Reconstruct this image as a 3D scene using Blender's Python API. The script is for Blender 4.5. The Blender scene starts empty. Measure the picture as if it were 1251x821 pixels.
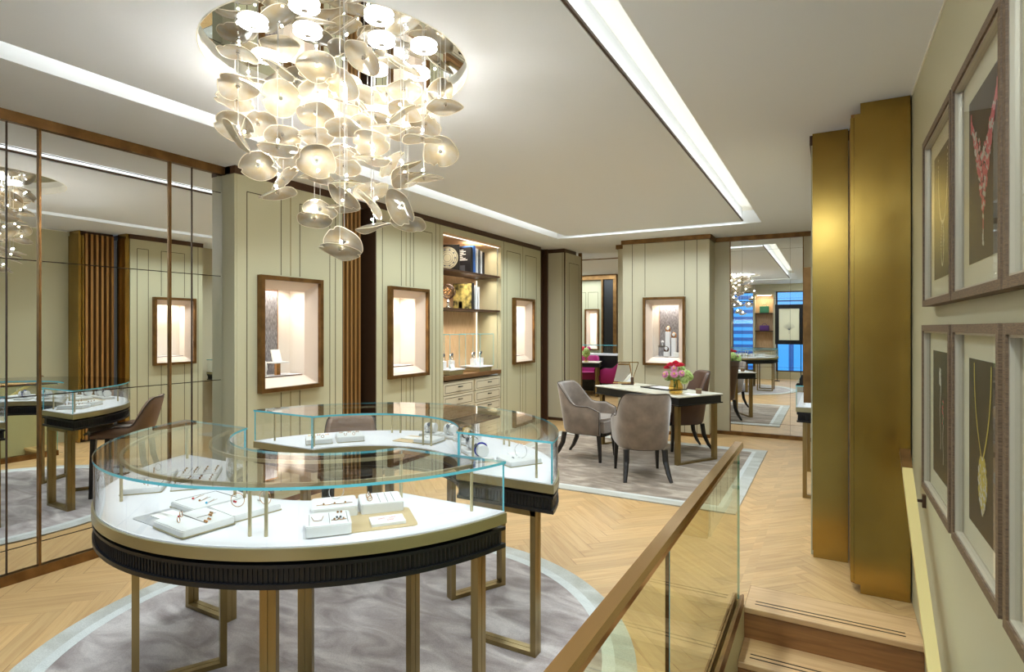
import bpy, bmesh, math, random
from mathutils import Vector, Matrix
random.seed(7)
PI=math.pi; R=math.radians
SC=bpy.context.scene; COL=SC.collection
H=2.82

# ------------------------------------------------------------------ materials
def srgb(r,g,b):
    f=lambda v:(v/255/12.92) if v/255<=.04045 else ((v/255+.055)/1.055)**2.4
    return (f(r),f(g),f(b),1)
def mat(name,col,rough=.5,metal=0,**k):
    m=bpy.data.materials.new(name); m.use_nodes=True
    p=m.node_tree.nodes['Principled BSDF']
    p.inputs['Base Color'].default_value=col if len(col)==4 else (*col,1)
    p.inputs['Roughness'].default_value=rough; p.inputs['Metallic'].default_value=metal
    for a,v in k.items(): p.inputs[a].default_value=v
    return m
def N(m,t,**k):
    n=m.node_tree.nodes.new(t)
    for a,v in k.items(): setattr(n,a,v)
    return n
def L(m,a,b): m.node_tree.links.new(a,b)
def PB(m): return m.node_tree.nodes['Principled BSDF']
def ramp(m,stops):
    r=N(m,'ShaderNodeValToRGB'); e=r.color_ramp.elements
    while len(e)<len(stops): e.new(.5)
    for i,(p,c) in enumerate(stops): e[i].position=p; e[i].color=c
    return r
def mottle(m,c1,c2,scale,lo=.35,hi=.65,coord='Object',sc=(1,1,1),detail=4,bump=0,rough=None,dist=0):
    tc=N(m,'ShaderNodeTexCoord'); mp=N(m,'ShaderNodeMapping'); mp.inputs['Scale'].default_value=sc
    nz=N(m,'ShaderNodeTexNoise'); nz.inputs['Scale'].default_value=scale; nz.inputs['Detail'].default_value=detail; nz.inputs['Distortion'].default_value=dist
    L(m,tc.outputs[coord],mp.inputs['Vector']); L(m,mp.outputs[0],nz.inputs['Vector'])
    r=ramp(m,[(lo,c1),(hi,c2)]); L(m,nz.outputs['Fac'],r.inputs[0]); L(m,r.outputs[0],PB(m).inputs['Base Color'])
    if bump:
        b=N(m,'ShaderNodeBump'); b.inputs['Strength'].default_value=bump; b.inputs['Distance'].default_value=.01
        L(m,nz.outputs['Fac'],b.inputs['Height']); L(m,b.outputs[0],PB(m).inputs['Normal'])
    return m
def emis(name,col,s):
    m=mat(name,(0,0,0),.5); p=PB(m); p.inputs['Emission Color'].default_value=col if len(col)==4 else (*col,1); p.inputs['Emission Strength'].default_value=s
    return m
def glass(name,tint,refl=1.0,ior=1.45):
    m=bpy.data.materials.new(name); m.use_nodes=True; nt=m.node_tree; nt.nodes.clear()
    o=N(m,'ShaderNodeOutputMaterial'); mx=N(m,'ShaderNodeMixShader'); t=N(m,'ShaderNodeBsdfTransparent'); g=N(m,'ShaderNodeBsdfGlossy')
    t.inputs[0].default_value=(*tint,1); g.inputs['Roughness'].default_value=0.0
    fr=N(m,'ShaderNodeFresnel'); fr.inputs[0].default_value=ior
    mu=N(m,'ShaderNodeMath',operation='MULTIPLY'); mu.inputs[1].default_value=refl; mu.use_clamp=True
    # light passing out of the pane at the back face must not see total reflection
    geo=N(m,'ShaderNodeNewGeometry'); nb=N(m,'ShaderNodeMath',operation='SUBTRACT'); nb.inputs[0].default_value=1
    L(m,geo.outputs['Backfacing'],nb.inputs[1]); m2=N(m,'ShaderNodeMath',operation='MULTIPLY')
    L(m,fr.outputs[0],mu.inputs[0]); L(m,mu.outputs[0],m2.inputs[0]); L(m,nb.outputs[0],m2.inputs[1])
    L(m,m2.outputs[0],mx.inputs[0]); L(m,t.outputs[0],mx.inputs[1]); L(m,g.outputs[0],mx.inputs[2]); L(m,mx.outputs[0],o.inputs[0])
    return m

M={}
M['wall']=mat('wall_lacquer',srgb(194,189,156),.45)
M['wallwarm']=mat('wall_leather',srgb(192,184,156),.5)
M['groove']=mat('joint_dark',srgb(70,58,38),.6)
M['grooveL']=mat('joint_gold',srgb(140,120,75),.4,.4)
M['ceil']=mat('ceiling_paint',srgb(234,238,242),.9)
M['cove']=mat('cove_paint',srgb(238,236,222),.8)
M['coveled']=emis('cove_led_diffuser',(1,.97,.86,1),.55)
M['bronze']=mottle(mat('bronze_trim',srgb(120,86,48),.35,.75),srgb(112,80,44),srgb(140,104,60),9,bump=.0)
M['rail']=mat('bronze_polished',srgb(186,148,96),.16,.9)
M['legm']=mottle(mat('leg_brass',srgb(150,128,84),.3,.85),srgb(132,112,70),srgb(160,140,96),6,sc=(1,1,.2))
M['rim']=mat('rim_brass',srgb(178,168,128),.28,.8)
M['patina']=mottle(mat('patina_brass',srgb(120,94,40),.24,.95),srgb(156,124,58),srgb(178,148,78),2.2,.3,.75,detail=6,dist=.6)
M['post']=mat('post_champagne',srgb(196,184,148),.3,.55)
M['plate']=mat('base_plate_gold',srgb(214,190,146),.35,.35); M['plates']=mat('base_plate_silver',srgb(196,196,198),.35,.35)
M['darkwood']=mat('dark_bronze_wood',srgb(72,46,26),.45)
M['slat']=mat('slat_bronze',srgb(176,132,78),.35,.5)
M['slatback']=mat('slat_back',srgb(58,38,22),.5)
M['black']=mat('black_lacquer',srgb(17,17,19),.33)
M['blackw']=mat('ebonised_wood',srgb(22,18,17),.38)
M['white']=mat('display_felt',srgb(226,224,225),.75)
M['tray']=mat('tray_leather',srgb(226,225,222),.55)
M['gold']=mat('rose_gold',srgb(214,160,110),.2,1)
M['silver']=mat('white_gold',srgb(225,225,228),.15,1)
M['red']=mat('ruby',srgb(190,20,40),.1)
M['blue']=mat('turquoise',srgb(90,180,215),.2)
M['sapph']=mat('sapphire',srgb(30,45,150),.15)
M['mirror']=mat('mirror_glass',(.86,.87,.86),.0,1)
M['pane']=glass('case_glass',(.985,.992,.988),1.75)
M['railglass']=glass('bronze_tint_glass',(.93,.94,.80),1.0)
M['clear']=glass('clear_glass',(.99,.995,.99),.8)
M['edge']=mat('glass_edge',srgb(104,196,212),.15); PB(M['edge']).inputs['Emission Color'].default_value=(0,0,0,1)
mm=M['suede']=mottle(mat('suede_taupe',srgb(140,125,110),.85),srgb(112,98,86),srgb(138,123,109),7,bump=.08)
PB(mm).inputs['Sheen Weight'].default_value=.5
M['piping']=mat('piping',srgb(62,52,44),.6)
M['leather']=mat('brown_leather',srgb(86,60,46),.38)
M['leather2']=mat('tan_leather',srgb(128,100,80),.5)
M['greyleather']=mat('grey_leather',srgb(165,158,148),.4)
M['magenta']=mat('magenta_velvet',srgb(150,12,92),.6)
M['stone']=mottle(mat('desk_stone',srgb(205,200,180),.25),srgb(196,190,170),srgb(215,211,194),5)
M['paper']=mat('paper_white',srgb(240,238,232),.6)
M['matboard']=mat('mat_board',srgb(222,216,188),.8)
M['print']=mottle(mat('print_dark',srgb(58,48,36),.5),srgb(52,42,30),srgb(74,64,52),1.5)
M['framew']=mottle(mat('frame_walnut_weave',srgb(128,102,76),.55),srgb(78,58,38),srgb(126,102,76),60,.3,.7,sc=(1,1,8))
M['framei']=mat('frame_silver_fillet',srgb(190,180,160),.35,.4)
M['pink']=mat('niche_pink',srgb(232,212,196),.7)
M['nichein']=mat('niche_inner',srgb(240,232,222),.7)
M['amberwood']=mottle(mat('lit_oak_veneer',srgb(216,180,140),.5),srgb(206,168,126),srgb(226,192,154),12,sc=(8,8,.6))
M['counter']=mat('counter_bronze',srgb(130,95,60),.35,.5)
M['drawer']=mat('drawer_cream',srgb(208,196,168),.5)
M['handle']=mat('handle_dark',srgb(50,38,26),.35,.6)
M['vase']=glass('amber_glass',(.97,.88,.62),1.3)
M['wire']=mat('wire_clear',srgb(215,215,210),.3,.3)
M['bead']=emis('lamp_bead',(1,.97,.92,1),480)
M['puck']=emis('canopy_lamp_glow',(1,.99,.97,1),7)
M['led']=emis('led_strip',(1,.93,.8,1),1.3)

# wooden herringbone floor: colour per plank, grain along each plank
def wood(name,c1,c2,attr=True,gs=1):
    m=mat(name,c1,.42); nt=m.node_tree
    uv=N(m,'ShaderNodeUVMap'); mp=N(m,'ShaderNodeMapping'); mp.inputs['Scale'].default_value=(1.6*gs,22*gs,1)
    nz=N(m,'ShaderNodeTexNoise'); nz.inputs['Scale'].default_value=1.6; nz.inputs['Detail'].default_value=6; nz.inputs['Distortion'].default_value=.8
    L(m,uv.outputs[0],mp.inputs[0]); L(m,mp.outputs[0],nz.inputs['Vector'])
    r=ramp(m,[(.3,c1),(.72,c2)]); L(m,nz.outputs['Fac'],r.inputs[0])
    if attr:
        at=N(m,'ShaderNodeAttribute'); at.attribute_name='tone'
        mx=N(m,'ShaderNodeMixRGB',blend_type='MULTIPLY'); mx.inputs[0].default_value=1
        L(m,r.outputs[0],mx.inputs[1]); L(m,at.outputs['Color'],mx.inputs[2]); L(m,mx.outputs[0],PB(m).inputs['Base Color'])
    else: L(m,r.outputs[0],PB(m).inputs['Base Color'])
    return m
M['oak']=wood('oak_herringbone',srgb(188,148,98),srgb(208,173,120))
M['oakstep']=wood('oak_step',srgb(188,148,102),srgb(212,176,128),False)
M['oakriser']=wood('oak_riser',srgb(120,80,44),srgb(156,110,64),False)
def rugmat(name,c1,c2,c3,sc):
    m=mat(name,c1,.95); PB(m).inputs['Sheen Weight'].default_value=.35
    tc=N(m,'ShaderNodeTexCoord'); n1=N(m,'ShaderNodeTexNoise'); n1.inputs['Scale'].default_value=sc; n1.inputs['Detail'].default_value=5; n1.inputs['Distortion'].default_value=1.2
    mp=N(m,'ShaderNodeMapping'); mp.inputs['Scale'].default_value=(.7,1.5,1)
    n2=N(m,'ShaderNodeTexNoise'); n2.inputs['Scale'].default_value=240; n2.inputs['Detail'].default_value=2
    L(m,tc.outputs['Object'],mp.inputs[0]); L(m,mp.outputs[0],n1.inputs['Vector']); L(m,tc.outputs['Object'],n2.inputs['Vector'])
    r=ramp(m,[(.33,c1),(.5,c2),(.66,c3)]); L(m,n1.outputs['Fac'],r.inputs[0])
    r2=ramp(m,[(.3,(.78,.78,.78,1)),(.7,(1.12,1.12,1.12,1))]); L(m,n2.outputs['Fac'],r2.inputs[0])
    mx=N(m,'ShaderNodeMixRGB',blend_type='MULTIPLY'); mx.inputs[0].default_value=1
    L(m,r.outputs[0],mx.inputs[1]); L(m,r2.outputs[0],mx.inputs[2]); L(m,mx.outputs[0],PB(m).inputs['Base Color'])
    b=N(m,'ShaderNodeBump'); b.inputs['Strength'].default_value=.35; b.inputs['Distance'].default_value=.004
    L(m,n2.outputs['Fac'],b.inputs['Height']); L(m,b.outputs[0],PB(m).inputs['Normal'])
    return m
M['rug']=rugmat('rug_silk',srgb(134,120,114),srgb(168,155,149),srgb(200,190,183),4.2)
M['rug2']=rugmat('rug_silk_brown',srgb(110,94,78),srgb(142,125,108),srgb(182,168,150),4)
M['rugb']=rugmat('rug_border',srgb(168,166,154),srgb(184,183,172),srgb(198,198,190),2.5)
M['rugp']=rugmat('rug_piping_band',srgb(198,200,194),srgb(206,208,202),srgb(214,216,210),4)
# opal petal glass
def petal():
    m=bpy.data.materials.new('petal_glass'); m.use_nodes=True; m.node_tree.nodes.clear()
    o=N(m,'ShaderNodeOutputMaterial'); t=N(m,'ShaderNodeBsdfTransparent'); tr=N(m,'ShaderNodeBsdfTranslucent'); g=N(m,'ShaderNodeBsdfGlossy'); df=N(m,'ShaderNodeBsdfDiffuse')
    t.inputs[0].default_value=(.99,.95,.86,1); g.inputs['Roughness'].default_value=.12
    tc=N(m,'ShaderNodeTexCoord'); nz=N(m,'ShaderNodeTexNoise'); nz.inputs['Scale'].default_value=14; nz.inputs['Detail'].default_value=3
    L(m,tc.outputs['Object'],nz.inputs['Vector']); r=ramp(m,[(.35,srgb(255,250,236)),(.7,srgb(250,226,180))]); L(m,nz.outputs['Fac'],r.inputs[0])
    L(m,r.outputs[0],tr.inputs[0]); L(m,r.outputs[0],df.inputs[0])
    a=N(m,'ShaderNodeMixShader'); a.inputs[0].default_value=.36; L(m,tr.outputs[0],a.inputs[1]); L(m,df.outputs[0],a.inputs[2])
    lw=N(m,'ShaderNodeLayerWeight'); lw.inputs[0].default_value=.35
    ad=N(m,'ShaderNodeMath',operation='MULTIPLY_ADD'); ad.inputs[1].default_value=.55; ad.inputs[2].default_value=.32; L(m,lw.outputs['Facing'],ad.inputs[0])
    b=N(m,'ShaderNodeMixShader'); L(m,ad.outputs[0],b.inputs[0]); L(m,t.outputs[0],b.inputs[1]); L(m,a.outputs[0],b.inputs[2])
    c=N(m,'ShaderNodeMixShader'); fr=N(m,'ShaderNodeFresnel'); L(m,fr.outputs[0],c.inputs[0]); L(m,b.outputs[0],c.inputs[1]); L(m,g.outputs[0],c.inputs[2])
    L(m,c.outputs[0],o.inputs[0]); return m
M['petal']=petal()
M['petalrim']=mat('petal_rim',srgb(248,238,214),.2)
PB(M['petalrim']).inputs['Transmission Weight'].default_value=0

# ------------------------------------------------------------------ builders
def obj(name,bm,m,parent=None,world=False,smooth=False,auto=None):
    me=bpy.data.meshes.new(name)
    bmesh.ops.recalc_face_normals(bm,faces=bm.faces)
    bm.to_mesh(me); bm.free()
    o=bpy.data.objects.new(name,me); COL.objects.link(o)
    for x in (m if isinstance(m,(list,tuple)) else [m]): me.materials.append(M[x] if isinstance(x,str) else x)
    if smooth:
        for p in me.polygons: p.use_smooth=True
        if auto:
            me.set_sharp_from_angle(angle=R(auto))
    if parent:
        o.parent=parent
        if world: o.matrix_parent_inverse=wmat(parent).inverted()
    return o
def wmat(o):
    m=Matrix.LocRotScale(o.location,o.rotation_euler,o.scale)
    return m if not o.parent else wmat(o.parent)@o.matrix_parent_inverse@m
def tag(o,label=None,cat=None,group=None,kind=None):
    if label: o['label']=label
    if cat: o['category']=cat
    if group: o['group']=group
    if kind: o['kind']=kind
    return o
def struct(o): o['kind']='structure'; return o
def thing(name,label,cat,loc=(0,0,0),rz=0,group=None):
    o=bpy.data.objects.new(name,None); COL.objects.link(o); o.location=loc; o.rotation_euler=(0,0,rz); o.empty_display_size=.1
    return tag(o,label,cat,group)
def box(bm,a,b,mi=0,mx=None):
    v=[bm.verts.new(((a[0],b[0])[i],(a[1],b[1])[j],(a[2],b[2])[k])) for i in(0,1) for j in(0,1) for k in(0,1)]
    if mx is not None:
        for x in v: x.co=mx@x.co
    fs=[]
    for q in ((0,1,3,2),(4,6,7,5),(0,4,5,1),(2,3,7,6),(0,2,6,4),(1,5,7,3)):
        f=bm.faces.new([v[i] for i in q]); f.material_index=mi; fs.append(f)
    return v
def bev(bm,off,seg=2):
    bmesh.ops.bevel(bm,geom=bm.edges[:],offset=off,segments=seg,affect='EDGES',profile=.5); return bm
def BB(*bs,bevel=0,seg=2):
    bm=bmesh.new()
    for b in bs: box(bm,*b)
    if bevel: bev(bm,bevel,seg)
    return bm
def cyl(bm,p,q,r,n=12,r2=None,mi=0,cap=True):
    p=Vector(p);q=Vector(q);d=(q-p).normalized(); r2=r if r2 is None else r2
    a=d.orthogonal().normalized(); b=d.cross(a)
    A=[];B=[]
    for i in range(n):
        t=2*PI*i/n; e=a*math.cos(t)+b*math.sin(t)
        A.append(bm.verts.new(p+e*r)); B.append(bm.verts.new(q+e*r2))
    for i in range(n):
        f=bm.faces.new((A[i],A[(i+1)%n],B[(i+1)%n],B[i])); f.material_index=mi
    if cap:
        for c in (A[::-1],B):
            f=bm.faces.new(c); f.material_index=mi
def tube(bm,pts,r,n=8,closed=False,mi=0,flat=1.0):
    pts=[Vector(p) for p in pts]; rings=[]
    prev=None
    m=len(pts)
    for i,p in enumerate(pts):
        if closed: d=pts[(i+1)%m]-pts[i-1]
        else: d=pts[min(i+1,m-1)]-pts[max(i-1,0)]
        d.normalize()
        if prev is None: a=d.orthogonal().normalized()
        else:
            a=prev-d*prev.dot(d)
            a=a.normalized() if a.length>1e-6 else d.orthogonal().normalized()
        prev=a; b=d.cross(a); rr=r[i] if isinstance(r,(list,tuple)) else r
        rings.append([bm.verts.new(p+(a*math.cos(2*PI*k/n)+b*math.sin(2*PI*k/n)*flat)*rr) for k in range(n)])
    for i in range(m if closed else m-1):
        A=rings[i];B=rings[(i+1)%m]
        for k in range(n):
            f=bm.faces.new((A[k],A[(k+1)%n],B[(k+1)%n],B[k])); f.material_index=mi
    if not closed:
        for c in (rings[0][::-1],rings[-1]):
            f=bm.faces.new(c); f.material_index=mi
def lathe(bm,prof,n=24,mi=0,c=(0,0,0)):
    rings=[]
    for r,z in prof:
        rings.append([bm.verts.new((c[0]+r*math.cos(2*PI*k/n),c[1]+r*math.sin(2*PI*k/n),c[2]+z)) for k in range(n)])
    for A,B in zip(rings,rings[1:]):
        for k in range(n):
            f=bm.faces.new((A[k],A[(k+1)%n],B[(k+1)%n],B[k])); f.material_index=mi
    for q,rr in ((rings[0][::-1],prof[0][0]),(rings[-1],prof[-1][0])):
        if rr>1e-4: bm.faces.new(q).material_index=mi
    bmesh.ops.remove_doubles(bm,verts=bm.verts,dist=1e-6)
def prism(bm,pts,z0,z1,mi=0,mx=None):
    A=[bm.verts.new((x,y,z0)) for x,y in pts];B=[bm.verts.new((x,y,z1)) for x,y in pts]
    if mx is not None:
        for v in A+B: v.co=mx@v.co
    n=len(pts)
    for i in range(n):
        f=bm.faces.new((A[i],A[(i+1)%n],B[(i+1)%n],B[i])); f.material_index=mi
    bm.faces.new(A[::-1]).material_index=mi; bm.faces.new(B).material_index=mi
def rrect(w,l,r,n=4):
    P=[]
    for cx,cy,a0 in ((w/2-r,l/2-r,0),(-w/2+r,l/2-r,90),(-w/2+r,-l/2+r,180),(w/2-r,-l/2+r,270)):
        for k in range(n+1):
            a=R(a0+90*k/n); P.append((cx+r*math.cos(a),cy+r*math.sin(a)))
    return P
def arcband(bm,c,r0,r1,a0,a1,z0,z1,n=48,mi=0,edge=None,caps=True):
    """solid ring sector; edge = material index for its rim faces"""
    rows=[]
    for i in range(n+1):
        a=a0(0) if callable(a0) else a0+(a1-a0)*i/n
        rows.append(a)
    vs=[]
    for i in range(n+1):
        a=rows[i]
        vs.append([bm.verts.new((c[0]+r*math.cos(a),c[1]+r*math.sin(a),z)) for r,z in ((r0,z0),(r1,z0),(r1,z1),(r0,z1))])
    for i in range(n):
        A,B=vs[i],vs[i+1]
        for k in range(4):
            f=bm.faces.new((A[k],A[(k+1)%4],B[(k+1)%4],B[k])); f.material_index=mi if (edge is None or k in (0,2)) else edge
    if caps:
        for q in (vs[0][::-1],vs[-1]):
            f=bm.faces.new(q); f.material_index=mi if edge is None else edge

# ------------------------------------------------------------------ floor
def clip(bm,x0,x1,y0,y1):
    for co,no in (((x0,0,0),(-1,0,0)),((x1,0,0),(1,0,0)),((0,y0,0),(0,-1,0)),((0,y1,0),(0,1,0))):
        bmesh.ops.bisect_plane(bm,geom=bm.verts[:]+bm.edges[:]+bm.faces[:],plane_co=co,plane_no=no,clear_outer=True)
def herring(rects,name):
    Lp,W=.62,.103; g=.0007; me=bpy.data.meshes.new(name); full=bmesh.new()
    for (x0,x1,y0,y1) in rects:
        bm=bmesh.new(); uvl=bm.loops.layers.uv.new('UVMap'); cl=bm.loops.layers.float_color.new('tone')
        ox,oy=-.55,3.0; s2=math.sqrt(.5)
        def put(u0,u1,v0,v1,hor):
            cu,cv=(u0+u1)/2,(v0+v1)/2
            X=ox+(cu-cv)*s2; Y=oy+(cu+cv)*s2
            if X<x0-.5 or X>x1+.5 or Y<y0-.5 or Y>y1+.5: return
            P=[(u0+g,v0+g),(u1-g,v0+g),(u1-g,v1-g),(u0+g,v1-g)]
            f=bm.faces.new([bm.verts.new((ox+(u-v)*s2,oy+(u+v)*s2,0)) for u,v in P])
            t=random.uniform(.86,1.04); w=random.uniform(-.02,.02); ou=random.uniform(0,50); ov=random.uniform(0,50)
            for lp,(u,v) in zip(f.loops,P):
                lp[uvl].uv=(u+ou,v+ov) if hor else (v+ou,u+ov); lp[cl]=(t,t-.01+w*.5,t-.03+w,1)
        n=int(14/W)
        for i in range(-n,n):
            for m in range(-12,13):
                hx=i*W+2*Lp*m; put(hx,hx+Lp,i*W,(i+1)*W,True)
                put(hx+Lp,hx+Lp+W,(i+1)*W-Lp,(i+1)*W,False)
        clip(bm,x0,x1,y0,y1); tmp=bpy.data.meshes.new('t'); bm.to_mesh(tmp); bm.free(); full.from_mesh(tmp); bpy.data.meshes.remove(tmp)
    for (x0,x1,y0,y1) in rects:
        if x1-x0<.1 and y0<0: continue
        box(full,(x0,y0,-.12),(x1,y1,-.0015),1)
    o=obj(name,full,['oak','oakriser']); return struct(o)
SX=-.41   # stairwell edge
herring([(-4.35,SX-.056,-1.5,9.1),(SX-.056,SX,-1.5,3.37),(SX-.056,SX,3.37,9.1),(SX,.55,3.66,9.1),(-7.2,-2.6,9.1,14.1)],'floor')
def uvbox(o,axis='x'):
    me=o.data; uv=me.uv_layers.new(name='UVMap') if not me.uv_layers else me.uv_layers[0]
    for p in me.polygons:
        for li in p.loop_indices:
            c=me.vertices[me.loops[li].vertex_index].co
            uv.data[li].uv=(c.x,c.y+c.z) if axis=='x' else (c.y,c.x+c.z)
    return o
# staircase going down towards the viewer, beside the right wall
st=thing('staircase','oak staircase going down between the glass balustrade and the framed pictures','staircase',(0,3.37,0))
for k in range(0,12):
    y=3.37-.25*k; z=-.17*k
    y1=3.66 if k==0 else y+.268
    o=obj('tread',BB(((SX,y-.012,z-.03),(.3995,y1,z)),bevel=.003,seg=1),'oakstep',st,True); uvbox(o)
    bm=bmesh.new()
    for dy in (.05,.085): box(bm,(SX+.05,y+dy,z-.001),(.33,y+dy+.008,z+.0012))
    obj('tread_inlay',bm,'handle',o,True)
    o=obj('riser',BB(((SX,y,z-.17),(.3995,y+.02,z-.03))),'oakriser',st,True); uvbox(o)
# stairwell side wall under the balustrade
struct(obj('wall_stairwell',BB(((SX-.05,-1.5,-2.3),(SX-.0005,3.392,-.0016))),'wall'))
EXPO=0.93
# ------------------------------------------------------------------ ceiling
CC=(-2.115,2.07); CR=.63
def ring_panel(bm,x0,x1,y0,y1,c,r,z0,z1,n=96):
    angs=sorted(set([2*PI*i/n for i in range(n)]+[math.atan2(y-c[1],x-c[0])%(2*PI) for x in (x0,x1) for y in (y0,y1)]))
    def hit(a):
        dx,dy=math.cos(a),math.sin(a); t=1e9
        if dx>1e-9: t=min(t,(x1-c[0])/dx)
        if dx<-1e-9: t=min(t,(x0-c[0])/dx)
        if dy>1e-9: t=min(t,(y1-c[1])/dy)
        if dy<-1e-9: t=min(t,(y0-c[1])/dy)
        return (c[0]+dx*t,c[1]+dy*t)
    V=[]
    for a in angs:
        o=hit(a); i=(c[0]+r*math.cos(a),c[1]+r*math.sin(a))
        V.append([bm.verts.new((*p,z)) for p,z in ((i,z0),(o,z0),(o,z1),(i,z1))])
    m=len(V)
    for k in range(m):
        A,B=V[k],V[(k+1)%m]
        for j in range(4): bm.faces.new((A[j],A[(j+1)%4],B[(j+1)%4],B[j]))
SO=(-3.47,-.73,.4,7.62); SI=(-3.26,-.93,.6,7.45)
bm=bmesh.new()
X0,X1,Y0,Y1=-4.45,.5,-1.6,9.1
for a,b in (((X0,Y0),(SO[0],Y1)),((SO[1],Y0),(X1,Y1)),((SO[0],Y0),(SO[1],SO[2])),((SO[0],SO[3]),(SO[1],Y1))):
    box(bm,(*a,H),(*b,H+.3))
ring_panel(bm,*SI,CC,CR,H,H+.13)
box(bm,(SO[0],SO[2],H+.16),(SO[1],SO[3],H+.3),1)
# upstand of the inner raft
box(bm,(SI[0],SI[2],H+.131),(SI[1],SI[3],H+.159))
struct(obj('ceiling',bm,['ceil','cove']))
# dark strip standing in for the shadow line round the inner raft
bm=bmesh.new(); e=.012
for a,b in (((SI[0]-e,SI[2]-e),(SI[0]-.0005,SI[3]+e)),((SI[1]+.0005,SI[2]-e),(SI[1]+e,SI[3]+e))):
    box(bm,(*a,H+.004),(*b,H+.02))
struct(obj('shadow_strip',bm,'darkwood'))
bm=bmesh.new(); box(bm,(-7.2,9.1,H),(-2.5,14.2,H+.1)); struct(obj('ceiling',bm,'ceil'))
bm=bmesh.new(); arcband(bm,CC,CR-.006,CR-.0005,0,2*PI,H-.001,H+.06,n=96,caps=False); struct(obj('trim_2',bm,'cove'))

# ------------------------------------------------------------------ walls
class W:
    """maps (along, z, depth into the wall) to the world"""
    def __init__(s,ax,pos): s.ax,s.pos=ax,pos
    def b(s,bm,a0,a1,z0,z1,d0,d1,mi=0):
        if s.ax=='L': p=((s.pos-d1,a0,z0),(s.pos-d0,a1,z1))
        elif s.ax=='R': p=((s.pos+d0,a0,z0),(s.pos+d1,a1,z1))
        else: p=((a0,s.pos+d0,z0),(a1,s.pos+d1,z1))
        box(bm,p[0],p[1],mi)
    def p(s,a,z,d):
        return (s.pos-d,a,z) if s.ax=='L' else (s.pos+d,a,z) if s.ax=='R' else (a,s.pos+d,z)
def wallmesh(name,w,a0,a1,z0,z1,holes=(),lines=(),th=.06,m='wall',first=0):
    bm=bmesh.new(); cur=a0
    for h in sorted(holes):
        w.b(bm,cur,h[0],z0,z1,0,th); 
        if h[2]>z0: w.b(bm,h[0],h[1],z0,h[2],0,th)
        w.b(bm,h[0],h[1],h[3],z1,0,th); cur=h[1]
    w.b(bm,cur,a1,z0,z1,0,th)
    g=.0035
    for l in lines:
        (p,q,r,s_)=l[:4]; mi=2 if len(l)>4 else 1
        if p==r: w.b(bm,p-g,p+g,q,s_,-.0012,.001,mi)
        else: w.b(bm,p,r,q-g,q+g,-.0012,.001,mi)
    return struct(obj(name,bm,[m,'groove','grooveL']))
def U(a,b,zt,zb=.12): return [(a,zb,a,zt),(a,zt,b,zt),(b,zb,b,zt)]
def split(lines,holes):
    out=[]
    for l in lines:
        hit=None
        for h in holes:
            if l[0]==l[2] and h[0]-.06<l[0]<h[1]+.06 and l[1]<h[2]<l[3]: hit=h
        if hit: out+=[(l[0],l[1],l[2],hit[2]-.05,*l[4:]),(l[0],hit[3]+.05,l[2],l[3],*l[4:])]
        else: out.append(l)
    return out
TZ=2.755
# left wall, mirrored bay
MX=-4.27
wm=W('L',MX)
bm=bmesh.new(); wm.b(bm,-1.5,2.93,0,H,.03,.12); struct(obj('wall_left',bm,'wall'))
mw=thing('mirror_wall','bronze framed mirror panelling covering the wall left of the glass display cases','mirror',(MX,1.45,0))
bars=[-.92,-.76,.04,.2,.72,.88,1.52,1.68,2.48,2.65,2.905]
zs=[.065,.205,1.11,1.94,2.61,TZ]
prev=-1.45
for b in bars+[None]:
    if b is None: break
    for z0,z1 in zip(zs,zs[1:]):
        bm=bmesh.new(); wm.b(bm,prev+.002,b-.002,z0+.003,z1-.003,.004,.02); obj('mirror_pane',bm,'mirror',mw,True)
    wide=b in (1.68,2.48,.88,.04)
    if b!=2.905:
        bm=bmesh.new(); wm.b(bm,b-(.0065 if wide else .003),b+(.0065 if wide else .003),.06,TZ,-.012 if wide else -.003,.02); obj('mullion',bm,'bronze' if wide else 'slatback',mw,True)
    prev=b
bm=bmesh.new(); wm.b(bm,-1.5,2.91,TZ,H-.001,-.02,.03); obj('top_rail',bm,'bronze',mw,True)
bm=bmesh.new(); wm.b(bm,-1.5,2.91,.0005,.062,-.02,.03); obj('bottom_rail',bm,'bronze',mw,True)
bm=bmesh.new(); wm.b(bm,-1.45,2.9,.06,TZ,.021,.03); obj('backing',bm,'slatback',mw,True)

NZ=(.99,1.96)
N1=(3.15,3.74,1.02,1.93); N2=(4.66,5.25,1.04,1.93); N3=(7.36,7.94,1.04,1.93)
XA,XB=-4.13,-4.06
wa=W('L',XA); wb=W('L',XB)
wallmesh('wall_left',wa,2.93,4.06,0,TZ,[N1],split(U(3.02,3.35,2.63)+[(3.45,.12,3.45,TZ,1)]+U(3.55,3.90,2.63)+[(3.97,.12,3.97,TZ)],[N1]),th=.06)
bm=bmesh.new(); box(bm,(XA-.35,2.91,0),(XA-.06,2.97,H)); box(bm,(XA-.06,2.91,0),(XA-.002,2.929,TZ)); struct(obj('wall_left',bm,'wall'))
UN=(5.62,7.01,.0,2.68)
wallmesh('wall_left',wb,4.46,8.27,0,TZ,[N2,UN,N3],split(U(4.55,4.85,2.63)+[(4.93,.12,4.93,TZ,1),(5.0,.12,5.0,TZ)]+U(5.06,5.40,2.63)+[(5.47,.12,5.47,TZ),(5.55,.12,5.55,TZ,1)]+[(7.08,.12,7.08,TZ)]+U(7.17,7.58,2.63)+[(7.66,.12,7.66,TZ,1)]+U(7.75,8.12,2.63),[N2,N3]),th=.06)
bm=bmesh.new()
for a0,a1,x in ((2.91,4.05,XA),(4.47,8.27,XB)): box(bm,(x-.3,a0,TZ),(x+.006,a1,H-.001))
box(bm,(XA-.2,4.05,TZ),(-4.2,4.47,H-.001))
struct(obj('trim_3',bm,'darkwood'))
bm=bmesh.new()
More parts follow.
